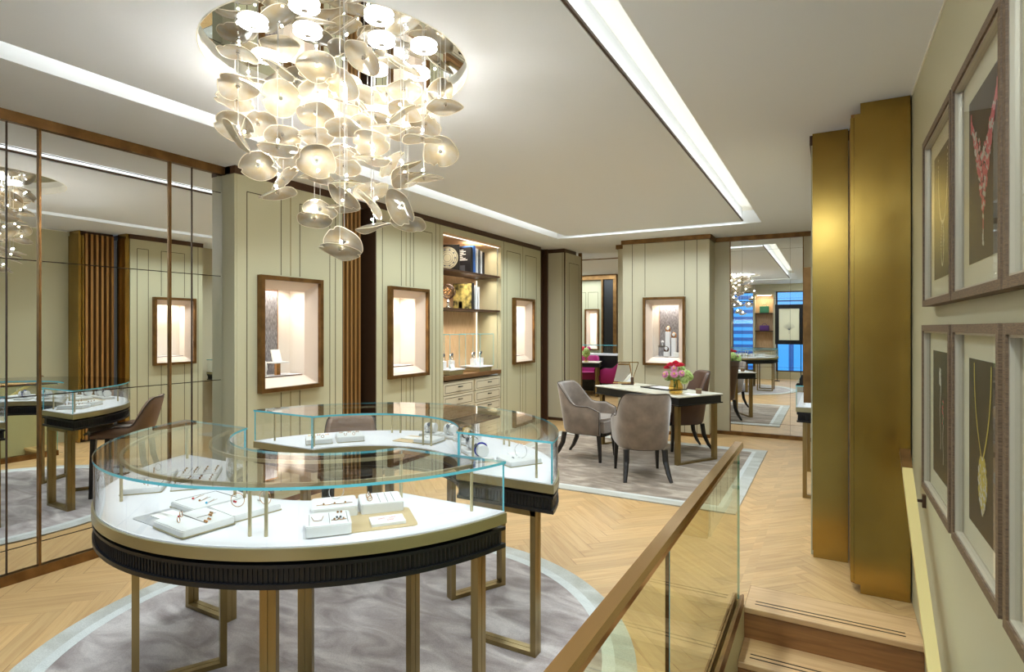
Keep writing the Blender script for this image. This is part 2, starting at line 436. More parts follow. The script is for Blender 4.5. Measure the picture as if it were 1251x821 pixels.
for a0,a1,x in ((2.925,4.06,XA),(4.46,5.62,XB),(7.01,8.27,XB)): box(bm,(x-.02,a0,.0005),(x+.004,a1,.05))
struct(obj('baseboard_left',bm,'bronze'))
bm=bmesh.new(); box(bm,(-4.45,4.0,0),(-4.3,4.5,H)); box(bm,(-4.3,4.445,0),(XB-.001,4.459,TZ)); box(bm,(-4.3,4.061,0),(XA-.001,4.07,TZ)); struct(obj('wall_left',bm,'slatback'))
def slats(name,label,w,a0,a1,n,d0,z0=.06,z1=TZ):
    t=thing(name,label,'slatted screen',w.p((a0+a1)/2,0,0))
    bm=bmesh.new(); w.b(bm,a0,a1,z0,z1,d0+.03,d0+.045); obj('back_panel',bm,'slatback',t,True)
    p=(a1-a0)/n
    for i in range(n):
        bm=bmesh.new(); w.b(bm,a0+p*i+.012,a0+p*(i+1)-.022,z0,z1,d0-.04,d0+.029); obj('slat',bm,'slat',t,True)
    return t
slats('slatted_screen','tall bronze slatted screen in the wall recess right of the first wall niche',W('L',-4.2),4.08,4.36,5,0)

# ---- lit wall niches
def niche(w,a0,a1,label,z0=1.02,z1=1.93,dep=.34,back='nichein',gl=True):
    cx=(a0+a1)/2
    t=thing('display_niche',label,'display niche',w.p(cx,z0,0))
    o=.035
    bm=bmesh.new()
    for q in ((a0-o,a0,z0-o,z1+o),(a1,a1+o,z0-o,z1+o),(a0,a1,z0-o,z0),(a0,a1,z1,z1+o)): w.b(bm,*q,-.055,.05)
    obj('frame',bm,'bronze',t,True)
    # splayed leather mat behind the frame
    bm=bmesh.new(); s=.075
    def ring(ins,d): return [bm.verts.new(w.p(a,z,d)) for a,z in ((a0+ins,z0+ins),(a1-ins,z0+ins),(a1-ins,z1-ins),(a0+ins,z1-ins))]
    A=ring(.001,-.02);B=ring(s,.07);C=ring(s,.075);D=ring(.001,.075)
    for P,Q in ((A,B),(B,C),(C,D),(D,A)):
        for k in range(4): bm.faces.new((P[k],P[(k+1)%4],Q[(k+1)%4],Q[k]))
    obj('splayed_surround',bm,'pink',t,True)
    bm=bmesh.new()
    e=.015
    w.b(bm,a0+e,a1-e,z0+e,z1-e,dep,dep+.01); w.b(bm,a0+e-.01,a0+e,z0+e,z1-e,.077,dep); w.b(bm,a1-e,a1-e+.01,z0+e,z1-e,.077,dep)
    w.b(bm,a0+e,a1-e,z0+e-.01,z0+e,.077,dep); w.b(bm,a0+e,a1-e,z1-e,z1-e+.01,.077,dep)
    obj('lining',bm,back,t,True)
    bm=bmesh.new(); w.b(bm,a0+s+.01,a1-s-.01,z0+e+.0005,z0+s+.012,.09,dep-.02); obj('plinth',bm,'white',t,True)
    bm=bmesh.new(); w.b(bm,a0+s+.01,a1-s-.01,z0+s+.004,z0+s+.010,.087,.0895); obj('plinth_edge',bm,'gold',t,True)
    if gl:
        bm=bmesh.new(); w.b(bm,a0+.0005,a1-.0005,z0+.0005,z1-.0005,-.026,-.022); obj('glazing',bm,'clear',t,True)
    # lamp under the head of the niche
    l=bpy.data.lights.new('niche_lamp','AREA'); l.shape='RECTANGLE'; l.size=a1-a0-.2; l.size_y=.12; l.energy=NICHE_W; l.color=(1,.93,.84); l.spread=R(150)
    lo=bpy.data.objects.new('niche_lamp',l); COL.objects.link(lo); lo.location=w.p(cx,z1-e-.02,.21)
    if w.ax!='F': lo.rotation_euler=(0,0,PI/2)
    return t
NICHE_W=1.9
niche(wa,*N1[:2],'lit wall niche nearest the mirror panelling, holding a grey backdrop and white card')
niche(wb,*N2[:2],'lit empty wall niche between the slatted screen and the bookcase')
niche(wb,*N3[:2],'lit wall niche right of the bookcase, nearest the room corner')
# niche 1 contents
def wbox(w,name,m,q,parent=None,bevel=0):
    bm=bmesh.new(); w.b(bm,*q)
    if bevel: bev(bm,bevel)
    return obj(name,bm,m,parent,parent is not None)
M['silverwall']=mottle(mat('textured_grey_panel',srgb(150,145,148),.5,.2),srgb(92,88,92),srgb(176,172,174),26,.35,.7,sc=(8,8,1))
t=thing('backdrop_panel','narrow grey textured backdrop with gold edge standing inside the nearest wall niche','backdrop',wa.p(3.46,1.105,.26))
wbox(wa,'panel','silverwall',(3.33,3.52,1.108,1.86,.26,.28),t); wbox(wa,'edge','gold',(3.52,3.527,1.108,1.867,.258,.282),t); wbox(wa,'edge','gold',(3.33,3.52,1.86,1.867,.258,.282),t)
t=thing('card_stand','bronze stand with white tilted jewel card inside the nearest wall niche','display stand',wa.p(3.43,1.107,.15))
wbox(wa,'stem','gold',(3.41,3.45,1.1075,1.215,.13,.16),t); wbox(wa,'plate','tray',(3.35,3.51,1.215,1.225,.08,.22),t)
bm=bmesh.new(); box(bm,(-.006,-.045,0),(.006,.045,.11)); bmesh.ops.rotate(bm,verts=bm.verts,matrix=Matrix.Rotation(R(-18),3,'Y'))
for v in bm.verts: v.co+=Vector(wa.p(3.44,1.2265,.16))
obj('card',bm,'paper',t,True)
bm=bmesh.new(); lathe(bm,[(.001,0),(.03,.002),(.022,.03),(.032,.06),(.028,.10),(.018,.13),(.001,.14)],16,c=wa.p(3.285,1.1075,.14)); tag(obj('jewel_bust',bm,'tray',smooth=True),'small white jewellery bust at the left edge inside the nearest wall niche','bust')

# ---- built-in shelving unit (bookcase)
t=thing('bookcase','built-in lit bookcase with three open bays above two banks of cream drawers','bookcase',(XB-.2,6.31,0))
def ub(name,m,q,**k): return wbox(wb,name,m,q,t,**k)
A0,A1=5.62,7.01
ub('back_panel','amberwood',(A0,A1,.94,2.66,.42,.43)); 
ub('side_panel','wall',(A0-.0005,A0+.014,.94,2.68,.062,.42)); ub('side_panel','wall',(A1-.014,A1+.0005,.94,2.68,.062,.42))
ub('top_panel','amberwood',(A0+.014,A1-.014,2.655,2.68,.0,.42))
ub('shelf','darkwood',(A0+.015,A1-.015,2.225,2.25,.012,.415)); ub('shelf','darkwood',(A0+.015,A1-.015,1.745,1.77,.012,.415))
ub('counter','counter',(A0+.015,A1-.015,.885,.935,-.01,.415)); 
ub('carcass','drawer',(A0+.002,A1-.002,.05,.86,.03,.42)); ub('plinth','bronze',(A0+.002,A1-.002,.0005,.05,.02,.40))
for c0,c1 in ((5.635,6.29),(6.345,6.995)):
    for k in range(5):
        z1=.845-.155*k; z0=z1-.145
        bm=bmesh.new(); wb.b(bm,c0,c1,z0,z1,.004,.0295); bev(bm,.003,1)
        d=obj('drawer',bm,'drawer',t,True)
        bm=bmesh.new()
        for q in ((c0+.03,c1-.03,z0+.025,z0+.030),(c0+.03,c1-.03,z1-.030,z1-.025),(c0+.03,c0+.035,z0+.025,z1-.025),(c1-.035,c1-.03,z0+.025,z1-.025)): wb.b(bm,*q,.002,.0045)
        obj('inlay_line',bm,'groove',d,True)
        m_=(c0+c1)/2; bm=bmesh.new(); wb.b(bm,m_-.045,m_+.045,(z0+z1)/2+.012,(z0+z1)/2+.022,-.025,-.013); wb.b(bm,m_-.005,m_+.005,(z0+z1)/2+.012,(z0+z1)/2+.022,-.014,.004)
        obj('handle',bm,'handle',d,True)
ub('led_strip','led',(A0+.03,A1-.03,2.648,2.653,.02,.035))
bm=bmesh.new()
pass
wb.b(bm,6.99-.002,6.995,.95,2.2,.395,.405); wb.b(bm,6.99-.002,6.995,2.26,2.64,.395,.405)
obj('led_strip',bm,'led',t,True)

# books
def book(loc,w,h,d,cover,label,group=None,lean=0,deco=None,rz=0):
    """w thick (along wall Y), h tall, d deep; spine faces the room"""
    t=thing('book',label,'book',loc,rz,group)
    bm=BB(((-d,-w/2,0),(0,w/2,.004 if 0 else h)),bevel=.0015,seg=1)
    bm.free(); bm=bmesh.new(); box(bm,(-d,-w/2,0),(0,-w/2+.003,h)); box(bm,(-d,w/2-.003,0),(0,w/2,h)); box(bm,(-.003,-w/2+.003,0),(0,w/2-.003,h))
    obj('cover',bm,cover,t); obj('pages',BB(((-d+.004,-w/2+.0032,.003),(-.0035,w/2-.0032,h-.003))),'paper',t)
    if deco: deco(t,w,h,d)
    return t
for n,c in (('bk_black',srgb(34,32,34)),('bk_blue',srgb(60,110,190)),('bk_white',srgb(228,228,228)),('bk_grey',srgb(90,92,98)),('bk_brown',srgb(96,60,44))): M[n]=mat(n,c,.5)
def coverdeco(mats_blocks):
    def f(t,w,h,d):
        for m,blocks in mats_blocks:
            bm=bmesh.new()
            for y0,y1,z0,z1 in blocks: box(bm,(-d+d*y0,-w/2-.0012,h*z0),(-d+d*y1,-w/2-.0001,h*z1))
            obj('cover_print',bm,m,t)
    return f
lines=[(random.uniform(.1,.2),random.uniform(.5,.85),.88-.055*i,.91-.055*i) for i in range(8)]
x=XB-.06
# top bay (shelf top 2.25); covers face the viewer (-Y side)
book((x,6.340,2.251),.05,.335,.30,'bk_black','black book with white cover text on the top shelf of the bookcase',deco=coverdeco([('paper',lines),('bk_grey',[(.25,.7,.04,.3)])]))
book((x,6.405,2.251),.045,.365,.29,'bk_blue','tall blue book behind the black book on the top shelf')
for i,(y,w_,c,lb) in enumerate(((6.47,.05,'bk_white','white book right of the blue book on the top shelf'),(6.525,.04,'bk_grey','grey book between two white books on the top shelf'),(6.577,.045,'bk_white','second white book from the right on the top shelf'),(6.635,.05,'bk_black','rightmost dark book on the top shelf of the bookcase'))):
    book((x,y,2.251),w_,.33-.01*i,.28,c,lb)
# middle bay: photo cover book
M['leafy']=mottle(mat('leafy_cover',srgb(150,150,70),.5),srgb(60,60,40),srgb(225,205,120),14,.35,.62,detail=8)
book((x,6.370,1.771),.055,.345,.30,'bk_black','large book with a leafy green and gold picture cover on the middle shelf',deco=coverdeco([('leafy',[(.02,.98,.02,.98)]),('paper',[(.3,.5,.02,.3)])]))
book((x,6.455,1.771),.045,.32,.28,'bk_white','white book behind the leafy picture book on the middle shelf')
book((x,6.515,1.771),.03,.30,.27,'bk_white','thin pale book at the right end of the middle shelf row')
# round plate picture on black square
t=thing('display_plate','round silver engraved plate on a black square board at the top shelf left end','display plate',(x-.14,6.02,2.251))
def tiltbox(q,m,name,mx):
    bm=bmesh.new(); box(bm,*q)
    for v in bm.verts: v.co=mx@v.co
    return bm
mx=Matrix.Translation(Vector((x-.17,6.03,2.2515)))@Matrix.Rotation(R(20),4,'Z')
bm=tiltbox(((-.16,0,0),(.16,.012,.34)),0,0,mx); obj('board',bm,'black',t,True)
bm=bmesh.new(); cyl(bm,mx@Vector((0,-.012,.17)),mx@Vector((0,-.0005,.17)),.145,40); pl=obj('plate',bm,'silver',t,True)
bm=bmesh.new()
for r_ in (.05,.075,.1,.125): tube(bm,[mx@Vector((r_*math.cos(a),-.013,.17+r_*math.sin(a))) for a in [2*PI*k/40 for k in range(40)]],.0022,6,True)
for k in range(10):
    a=2*PI*k/10; cyl(bm,mx@Vector((.105*math.cos(a),-.016,.17+.105*math.sin(a))),mx@Vector((.105*math.cos(a),-.0121,.17+.105*math.sin(a))),.011,8)
obj('engraving',bm,'bk_grey',pl,True)
# armillary sphere
t=thing('armillary_sphere','small bronze openwork armillary sphere at the left end of the middle shelf','sculpture',(x-.12,5.97,1.771))
bm=bmesh.new(); lathe(bm,[(.05,0),(.05,.01),(.02,.03),(.012,.07),(.022,.085),(.008,.11),(.006,.12)],20); obj('stand',bm,'silver',t,smooth=True,auto=40)
bm=bmesh.new()
for k,ax in enumerate(('X','Y','Z','X','Y')):
    mr=Matrix.Rotation(R(35*k+10),3,ax)@Matrix.Rotation(R(50*k),3,'Z')
    tube(bm,[Vector((0,0,.215))+mr@Vector((.095*math.cos(a),0,.095*math.sin(a))) for a in [2*PI*i/36 for i in range(36)]],.0045,6,True)
obj('rings',bm,'darkwood',t,smooth=True)
bm=bmesh.new()
for k in range(14):
    v=Vector((random.gauss(0,1),random.gauss(0,1),random.gauss(0,1))).normalized()*random.uniform(.03,.095); bmesh.ops.create_uvsphere(bm,u_segments=8,v_segments=6,radius=.010,matrix=Matrix.Translation(v+Vector((0,0,.215))))
obj('beads',bm,'gold',t,smooth=True)
# glass display boxes with watches on the counter
def gbox(y,label,first):
    t=thing('glass_display_box',label,'display box',(XB-.19,y,.936))
    obj('base',BB(((-.15,-.155,0),(.15,.155,.055)),bevel=.004,seg=1),'rim',t)
    obj('bed',BB(((-.163,-.170,.056),(.163,.170,.07))),'white',t)
    bm=bmesh.new(); g=.006; h0,h1=.0705,.50
    for q in (((-.17,-.175,h0),(.17,-.175+g,h1)),((-.17,.175-g,h0),(.17,.175,h1)),((-.17,-.175+g,h0),(-.17+g,.175-g,h1)),((.17-g,-.175+g,h0),(.17,.175-g,h1)),((-.17,-.175,h1),(.17,.175,h1+g))): box(bm,*q)
    obj('glass_hood',bm,'clear',t)
    bm=bmesh.new()
    for sx in (-.17,.166):
        for sy in (-.175,.171): box(bm,(sx,sy,h0),(sx+.004,sy+.004,h1+g))
    for sx in (-.17,.166): box(bm,(sx,-.171,h1+.001),(sx+.004,.171,h1+g+.001))
    for sy in (-.175,.171): box(bm,(-.166,sy,h1+.001),(.166,sy+.004,h1+g+.001))
    obj('glass_edges',bm,'edge',t)
    return t
def watch(loc,label,group,s=1):
    t=thing('watch_on_stand',label,'watch',loc,0,group)
    obj('stand',BB(((-.03,-.035,0),(.03,.035,.10*s)),bevel=.003,seg=1),'white',t)
    bm=bmesh.new(); tube(bm,[(0,.030*math.cos(a),.10*s+.04+.036*math.sin(a)) for a in [2*PI*k/28 for k in range(28)]],.007,8,True,flat=1.6); obj('bracelet',bm,'silver',t,smooth=True)
    bm=bmesh.new(); cyl(bm,(.004,0,.10*s+.075),(.016,0,.10*s+.07),.021,20); d=obj('dial',bm,'bk_grey',t)
    return t
gbox(5.965,'glass display box at the left end of the bookcase counter',0)
gbox(6.66,'glass display box at the right end of the bookcase counter',0)
for y in (5.88,6.06): watch((XB-.19,y,1.007),'wristwatch on a white block inside the left counter display box','w1' and 'watches in the left counter display box')
for y in (6.58,6.76): watch((XB-.19,y,1.007),'wristwatch on a white block inside the right counter display box','watches in the right counter display box')
for i,(y,l) in enumerate(((5.97,'small white price card in the left counter display box'),(6.58,'small white price card in the right counter display box'))):
    bm=bmesh.new(); box(bm,(-.004,-.03,0),(.004,.03,.06)); bmesh.ops.rotate(bm,verts=bm.verts,matrix=Matrix.Rotation(R(-30),3,'Y'))
    for v in bm.verts: v.co+=Vector((XB-.10,y,1.0085))
    tag(obj('price_card',bm,'paper'),l,'card')

# ------------------------------------------------------------------ far left corner, doorway and front wall
bm=bmesh.new(); box(bm,(-4.45,8.27,0),(-4.16,8.6,H)); box(bm,(-4.2,8.271,0),(XB-.001,8.285,TZ)); struct(obj('wall_left',bm,'darkwood'))
wf=W('F',8.60)
wallmesh('wall_front',wf,-4.08,-3.80,.05,TZ,th=.1,m='wallwarm',lines=[(-3.825,.1,-3.825,TZ)])
bm=bmesh.new(); box(bm,(-4.16,8.56,0),(-4.08,9.1,H)); box(bm,(-4.08,8.605,TZ),(-3.79,9.1,H-.001)); box(bm,(-4.08,8.605,.0005),(-3.79,9.1,.05)); box(bm,(-3.808,8.61,.05),(-3.79,9.1,TZ)); struct(obj('trim_4',bm,'darkwood'))
wr=W('L',-3.775)
wallmesh('wall_front',wr,8.64,9.28,.05,TZ,th=.03,m='wallwarm',lines=U(8.76,9.18,2.6,.15))
# doorway lining: bronze jambs, head glazing bar
DX0,DX1=-3.775,-2.95
bm=bmesh.new(); box(bm,(DX0-.05,9.28,0),(DX0+.01,9.31,H)); box(bm,(DX1,9.0,0),(DX1+.02,9.06,H)); box(bm,(DX0+.01,9.285,H-.13),(DX1,9.31,H-.115)); struct(obj('door_1',bm,'bronze'))
bm=bmesh.new(); box(bm,(DX0+.011,9.29,H-.114),(DX1,9.3,H-.001)); struct(obj('window_1',bm,'clear'))
bm=bmesh.new(); box(bm,(DX1+.02,8.9,0),(DX1+.12,9.1,H)); struct(obj('wall_front',bm,'wallwarm'))
bm=bmesh.new(); box(bm,(DX1+.0,8.86,0),(DX1+.04,8.9,H-.06)); struct(obj('trim_5',bm,'mirror'))
wf2=W('F',8.66)
wallmesh('wall_front',wf2,-2.90,-2.68,.05,TZ,th=.3,m='wallwarm')
bm=bmesh.new(); box(bm,(-2.93,8.64,TZ),(-2.66,8.96,H-.001)); struct(obj('trim_6',bm,'bronze'))
# projecting pier with the niche
NF=(-2.34,-1.81,1.04,1.93)
wp=W('F',8.25)
wallmesh('wall_front',wp,-2.69,-1.455,.05,TZ,[NF],split([(-2.545,.05,-2.545,TZ),(-2.355,.05,-2.355,TZ),(-1.79,.05,-1.79,TZ),(-1.62,.05,-1.62,TZ)],[NF]),th=.06,m='wallwarm')
bm=bmesh.new(); box(bm,(-1.475,8.31,.05),(-1.455,8.66,TZ)); box(bm,(-2.69,8.31,.05),(-2.67,8.66,TZ)); struct(obj('wall_front',bm,'wallwarm'))
bm=bmesh.new(); box(bm,(-2.67,8.27,TZ),(-1.43,8.66,H-.001)); box(bm,(-2.71,8.235,TZ+.002),(-2.67,8.66,H-.001)); box(bm,(-2.67,8.235,TZ+.002),(-1.435,8.27,H-.001)); struct(obj('trim_7',bm,'bronze'))
bm=bmesh.new(); box(bm,(-2.70,8.243,.0005),(-1.445,8.66,.05)); box(bm,(-1.445,8.645,.0005),(-.10,8.70,.05)); box(bm,(-2.9,8.65,.0005),(-2.70,8.7,.05)); struct(obj('baseboard_front',bm,'bronze'))
tn=niche(wp,*NF[:2],'lit wall niche in the pale pier behind the writing desk, with watches on columns')
wallmesh('wall_front',wf2,-1.455,-1.24,.05,TZ,th=.1,m='wallwarm')
wallmesh('wall_front',wf2,-.31,.45,.05,TZ,th=.1,m='wallwarm',lines=[(-.2,.05,-.2,TZ)])
bm=bmesh.new(); box(bm,(-1.455,8.64,TZ),(.45,8.8,H-.001)); struct(obj('trim_8',bm,'bronze'))
bm=bmesh.new(); box(bm,(-1.24,8.70,0),(-.31,8.8,H)); struct(obj('wall_front',bm,'wall'))
mf=thing('wall_mirror','tall paned mirror on the far wall right of the desk, reflecting the chandelier','mirror',(-.775,8.68,0))
xs=[-1.235,-1.08,-.47,-.315]; zz=[.055,.18,.97,1.6,1.78,2.6,TZ]
zz=[.055,.2,.98,1.93,2.61,TZ]
for x0,x1 in zip(xs,xs[1:]):
    for z0,z1 in zip(zz,zz[1:]): obj('mirror_pane',BB(((x0+.0012,8.665,z0+.0012),(x1-.0012,8.68,z1-.0012))),'mirror',mf,True)
obj('backing',BB(((-1.24,8.681,.05),(-.31,8.699,TZ))),'slatback',mf,True)
obj('frame',BB(((-1.245,8.650,.05),(-1.235,8.699,TZ)),((-.315,8.650,.05),(-.305,8.699,TZ)),((-1.235,8.650,.05),(-.315,8.664,.054))),'bronze',mf,True)
# front niche contents
t=thing('backdrop_panel','wide mauve grey textured backdrop inside the niche behind the desk','backdrop',wp.p(-2.0,1.107,.26))
wbox(wp,'panel','silverwall',(-2.21,-1.87,1.108,1.84,.27,.29),t); wbox(wp,'edge','gold',(-2.216,-2.21,1.108,1.846,.268,.292),t)
for x_,h_,l in ((-2.07,.36,'tallest white column with a watch, left of the pair in the niche behind the desk'),(-1.985,.27,'shorter white column with a watch at the right in the niche behind the desk'),(-2.075,.07,'low white block with a watch in front of the columns in the desk niche')):
    yy=.2 if h_>.2 else .12
    t=thing('watch_column',l,'watch stand',wp.p(x_,1.107,yy))
    bm=BB(((-.033,-.033,.0005),(.033,.033,h_)),bevel=.002,seg=1); obj('column',bm,'white',t)
    bm=bmesh.new(); tube(bm,[(.026*math.cos(a),0,h_+.035+.032*math.sin(a)) for a in [2*PI*k/24 for k in range(24)]],.010,8,True,flat=1.4); obj('strap',bm,'gold' if h_>.2 else 'leather',t,smooth=True)
    bm=bmesh.new(); cyl(bm,(0,-.026,h_+.05),(0,-.014,h_+.05),.022,18); obj('dial',bm,'white',t)
tag(wbox(wp,'price_card','paper',(-1.97,-1.88,1.108,1.17,.10,.13)),'white card box at the right front of the niche behind the desk','card')
t=thing('shelf_block','silver open block with a small watch, at the left in the niche behind the desk','display block',wp.p(-2.15,1.107,.2))
wbox(wp,'body','silverwall',(-2.205,-2.10,1.108,1.25,.18,.26),t); wbox(wp,'plate','silver',(-2.21,-2.095,1.25,1.26,.17,.265),t)
bm=bmesh.new(); bmesh.ops.create_uvsphere(bm,u_segments=14,v_segments=10,radius=.022,matrix=Matrix.Translation(wp.p(-2.155,1.315,.22))); cyl(bm,wp.p(-2.155,1.2605,.22),wp.p(-2.155,1.30,.22),.010,10); obj('watch_head',bm,'white',t,True,smooth=True,auto=40)

# ------------------------------------------------------------------ right side
RX=.40
bm=bmesh.new(); box(bm,(RX,-1.5,-2.3),(RX+.12,4.3,H)); struct(obj('wall_right',bm,'wall'))
bm=bmesh.new(); box(bm,(RX-.006,-1.5,H-.012),(RX-.0005,3.83,H-.0005)); struct(obj('trim_9',bm,'cove'))
ww=W('R',-.11); NR=(4.69,5.24,1.04,1.93)
wallmesh('wall_right',ww,4.36,5.4,.0,TZ,[NR],split(U(4.45,4.60,2.63)+[(5.33,.1,5.33,TZ)]+U(4.78,5.12,2.63),[NR]),th=.06)
bm=bmesh.new(); box(bm,(-.05,4.36,0),(.4,4.42,H)); box(bm,(-.05,5.34,0),(.4,5.4,TZ)); box(bm,(.33,4.42,0),(.45,8.66,H)); struct(obj('wall_right',bm,'wallwarm'))
bm=bmesh.new(); box(bm,(-.118,4.35,TZ),(.4,5.41,H-.001)); struct(obj('shadow_strip0',bm,'darkwood'))
niche(ww,*NR[:2],'lit wall niche on the right wall, edge-on beside the narrow brass panel',dep=.3)
t=thing('column_cladding','narrow brass clad column at the corner of the right wall','column',(0,4.35,0))
obj('panel',BB(((-.10,4.30,.05),(.105,4.355,2.735))),'patina',t,True)
obj('plinth',BB(((-.095,4.31,.0005),(.105,4.355,.05))),'patina',t,True)
obj('cornice',BB(((-.10,4.31,2.735),(.105,4.355,H-.001))),'patina',t,True)
t=thing('column_cladding','wide brass clad column between the staircase and the right wall','column',(.26,3.87,0))
obj('panel',BB(((.125,3.84,.055),(.392,3.875,2.755))),'patina',t,True)
obj('core',BB(((.20,3.876,.0005),(.392,4.295,H-.001))),'darkwood',t,True)
obj('plinth',BB(((.155,3.85,.0005),(.392,3.8755,.055))),'patina',t,True)
obj('cornice',BB(((.155,3.855,2.755),(.392,3.8755,H-.001))),'patina',t,True)
obj('edge_strip',BB(((.106,3.88,.05),(.125,3.9,2.75))),'patina',t,True)
wsr=W('R',.15)
slats('slatted_screen','bronze slatted screen on the left side of the wide brass column',wsr,3.905,4.285,6,0,.03,2.78)
# ------------------------------------------------------------------ adjoining salon seen through the doorway
bm=bmesh.new(); box(bm,(-7.2,14.0,0),(-2.5,14.1,H)); struct(obj('wall_back',bm,'wall'))
bm=bmesh.new(); box(bm,(-2.6,9.11,0),(-2.5,14.0,H)); box(bm,(-7.3,9.1,0),(-7.2,14.1,H)); box(bm,(-7.3,9.1,0),(-4.45,9.2,H)); struct(obj('wall_left',bm,'wallwarm'))
wz=W('F',13.4)
M['mosaic']=mottle(mat('mosaic_wallcover',srgb(150,122,100),.5),srgb(120,92,76),srgb(184,156,132),40,.35,.65)
NZ2=(-5.30,-5.0,1.0,1.95)
bm=bmesh.new(); box(bm,(-6.4,13.3,0),(-5.62,13.99,2.7)); struct(obj('wall_back',bm,'mosaic'))
wallmesh('wall_back',wz,-5.6,-4.9,.0,2.7,[NZ2],split(U(-5.56,-5.32,2.4)+U(-5.26,-5.0,2.4),[NZ2]),th=.08)
bm=bmesh.new(); box(bm,(-6.4,13.28,2.7),(-4.5,14,H-.001)); box(bm,(-4.88,13.3,0),(-4.84,13.99,2.7)); box(bm,(-4.58,13.3,0),(-4.5,13.99,2.7)); struct(obj('shadow_strip1',bm,'bronze'))
bm=bmesh.new(); box(bm,(-4.83,13.35,0),(-4.6,13.99,2.7)); struct(obj('shadow_strip2',bm,'black'))
NICHE_W=2.5
niche(wz,*NZ2[:2],'small lit niche on the far wall of the adjoining room seen through the doorway',z0=1.0,z1=1.95)

def tub_chair(name,label,shell,seat,legm,loc,rz,back=.86,arm=.64,seatz=.49,bot=.30,wd=.29,dp=.29,group=None,front=.62,stool=False,cat='chair'):
    """faces local +Y"""
    t=thing(name,label,cat,loc,rz,group)
    NP=40; th=.05
    def path(s):       # s -1..1 ; U plan round the back
        a=s*PI/2
        if abs(s)>front:
            k=(abs(s)-front)/(1-front); y0=0.02; return Vector((math.copysign(wd,s),y0+k*(dp-.05),0)), Vector((math.copysign(1,s),0,0))
        q=s/front*PI/2; e=.85
        x=wd*math.copysign(abs(math.sin(q))**e,q); y=.02-(dp+.02)*abs(math.cos(q))**e
        n=Vector((math.sin(q),-math.cos(q),0)); return Vector((x,y,0)),n.normalized()
    def top(s):
        u=abs(s); k=min(1,max(0,(u-.22)/.38)); k=k*k*(3-2*k)
        z=back-(back-arm)*k
        if u>.8: z-=(u-.8)/.2*.05
        return z
    bm=bmesh.new(); rows=[]
    for i in range(NP+1):
        s=-1+2*i/NP; p,n=path(s); zt=top(s); k=(zt-arm)/(back-arm+1e-6)
        ln=n*(.05*k+.0); ins=-.035*(1)
        prof=[(-.055,bot+.015),(-.015,bot),(0.0,bot+.03),(.006,bot+(zt-bot)*.5),(0.002,zt-.02),(-.008,zt-.003),(-.026,zt+.003),(-.044,zt-.004),(-.052,zt-.022),(-.055,seatz-.03),(-.056,bot+.04)]
        r=[]
        for o,z in prof:
            fz=max(0,(z-bot)/(back-bot)); taper=-.035*max(0,1-fz)**1.3
            r.append(bm.verts.new(p+n*(o+taper)+ln*max(0,(z-seatz)/(back-seatz))+Vector((0,0,z))))
        rows.append(r)
    for A,B in zip(rows,rows[1:]):
        for k in range(len(A)): bm.faces.new((A[k],A[(k+1)%len(A)],B[(k+1)%len(A)],B[k]))
    bm.faces.new(rows[0]); bm.faces.new(rows[-1][::-1])
    sh=obj('backrest',bm,shell,t,smooth=True,auto=55)
    pip=[]
    for i in range(NP+1):
        s=-1+2*i/NP; p,n=path(s); zt=top(s); k=(zt-arm)/(back-arm+1e-6)
        fz=(zt-bot)/(back-bot); pip.append(p+n*(-.004+ -.035*max(0,1-fz)**1.3)+n*.05*k*max(0,(zt-seatz)/(back-seatz))+Vector((0,0,zt)))
    for s_,rr in ((0,rows),):
        a=pip[0]; pip=[Vector((a.x,a.y+.002,bot+.02))]+pip; b=pip[-1]; pip=pip+[Vector((b.x,b.y+.002,bot+.02))]
    bm=bmesh.new(); tube(bm,pip,.0045,6); obj('piping',bm,'piping',sh,smooth=True)
    # seat
    pts=[]
    for i in range(0,NP+1,2):
        s=-1+2*i/NP; p,n=path(s); q=p-n*.058; pts.append((q.x*.985,q.y))
    f=[(wd-.05,dp+.02),(wd-.12,dp+.045),(0,dp+.055),(-wd+.12,dp+.045),(-wd+.05,dp+.02)]
    pts=pts+f
    bm=bmesh.new(); prism(bm,pts,bot+.035,seatz)
    es=[e for e in bm.edges if all(v.co.z>seatz-.001 for v in e.verts)]
    bmesh.ops.bevel(bm,geom=es,offset=.03,segments=4,affect='EDGES'); obj('seat',bm,seat,t,smooth=True,auto=60)
    bm=bmesh.new(); prism(bm,[(x*.9,y*.9) for x,y in pts],bot-.012,bot+.034); obj('seat_frame',bm,legm,t)
    lw=.021
    for sx in (-1,1):
        bm=bmesh.new(); cyl(bm,(sx*(wd-.075),dp-.05,bot+.0),(sx*(wd-.065),dp-.03,.0),.030,4,.018); [setattr(v.co,'z',max(v.co.z,0)) for v in bm.verts]; obj('leg',bm,legm,t)
        bm=bmesh.new(); tube(bm,[(sx*(wd-.10),-dp+.09,bot+.0),(sx*(wd-.095),-dp+.07,bot*.6),(sx*(wd-.08),-dp+.02,bot*.25),(sx*(wd-.065),-dp-.035,.0)],[.030,.028,.023,.017],6); [setattr(v.co,'z',max(v.co.z,0)) for v in bm.verts]; obj('leg',bm,legm,t)
    if stool:
        z=.2
        bm=bmesh.new()
        for a,b in (((-wd+.08,dp-.05),(wd-.08,dp-.05)),((-wd+.08,dp-.05),(-wd+.09,-dp+.04)),((wd-.08,dp-.05),(wd-.09,-dp+.04))): cyl(bm,(*a,z),(*b,z),.011,8)
        obj('footrest',bm,'rail' if stool==2 else legm,t)
    return t

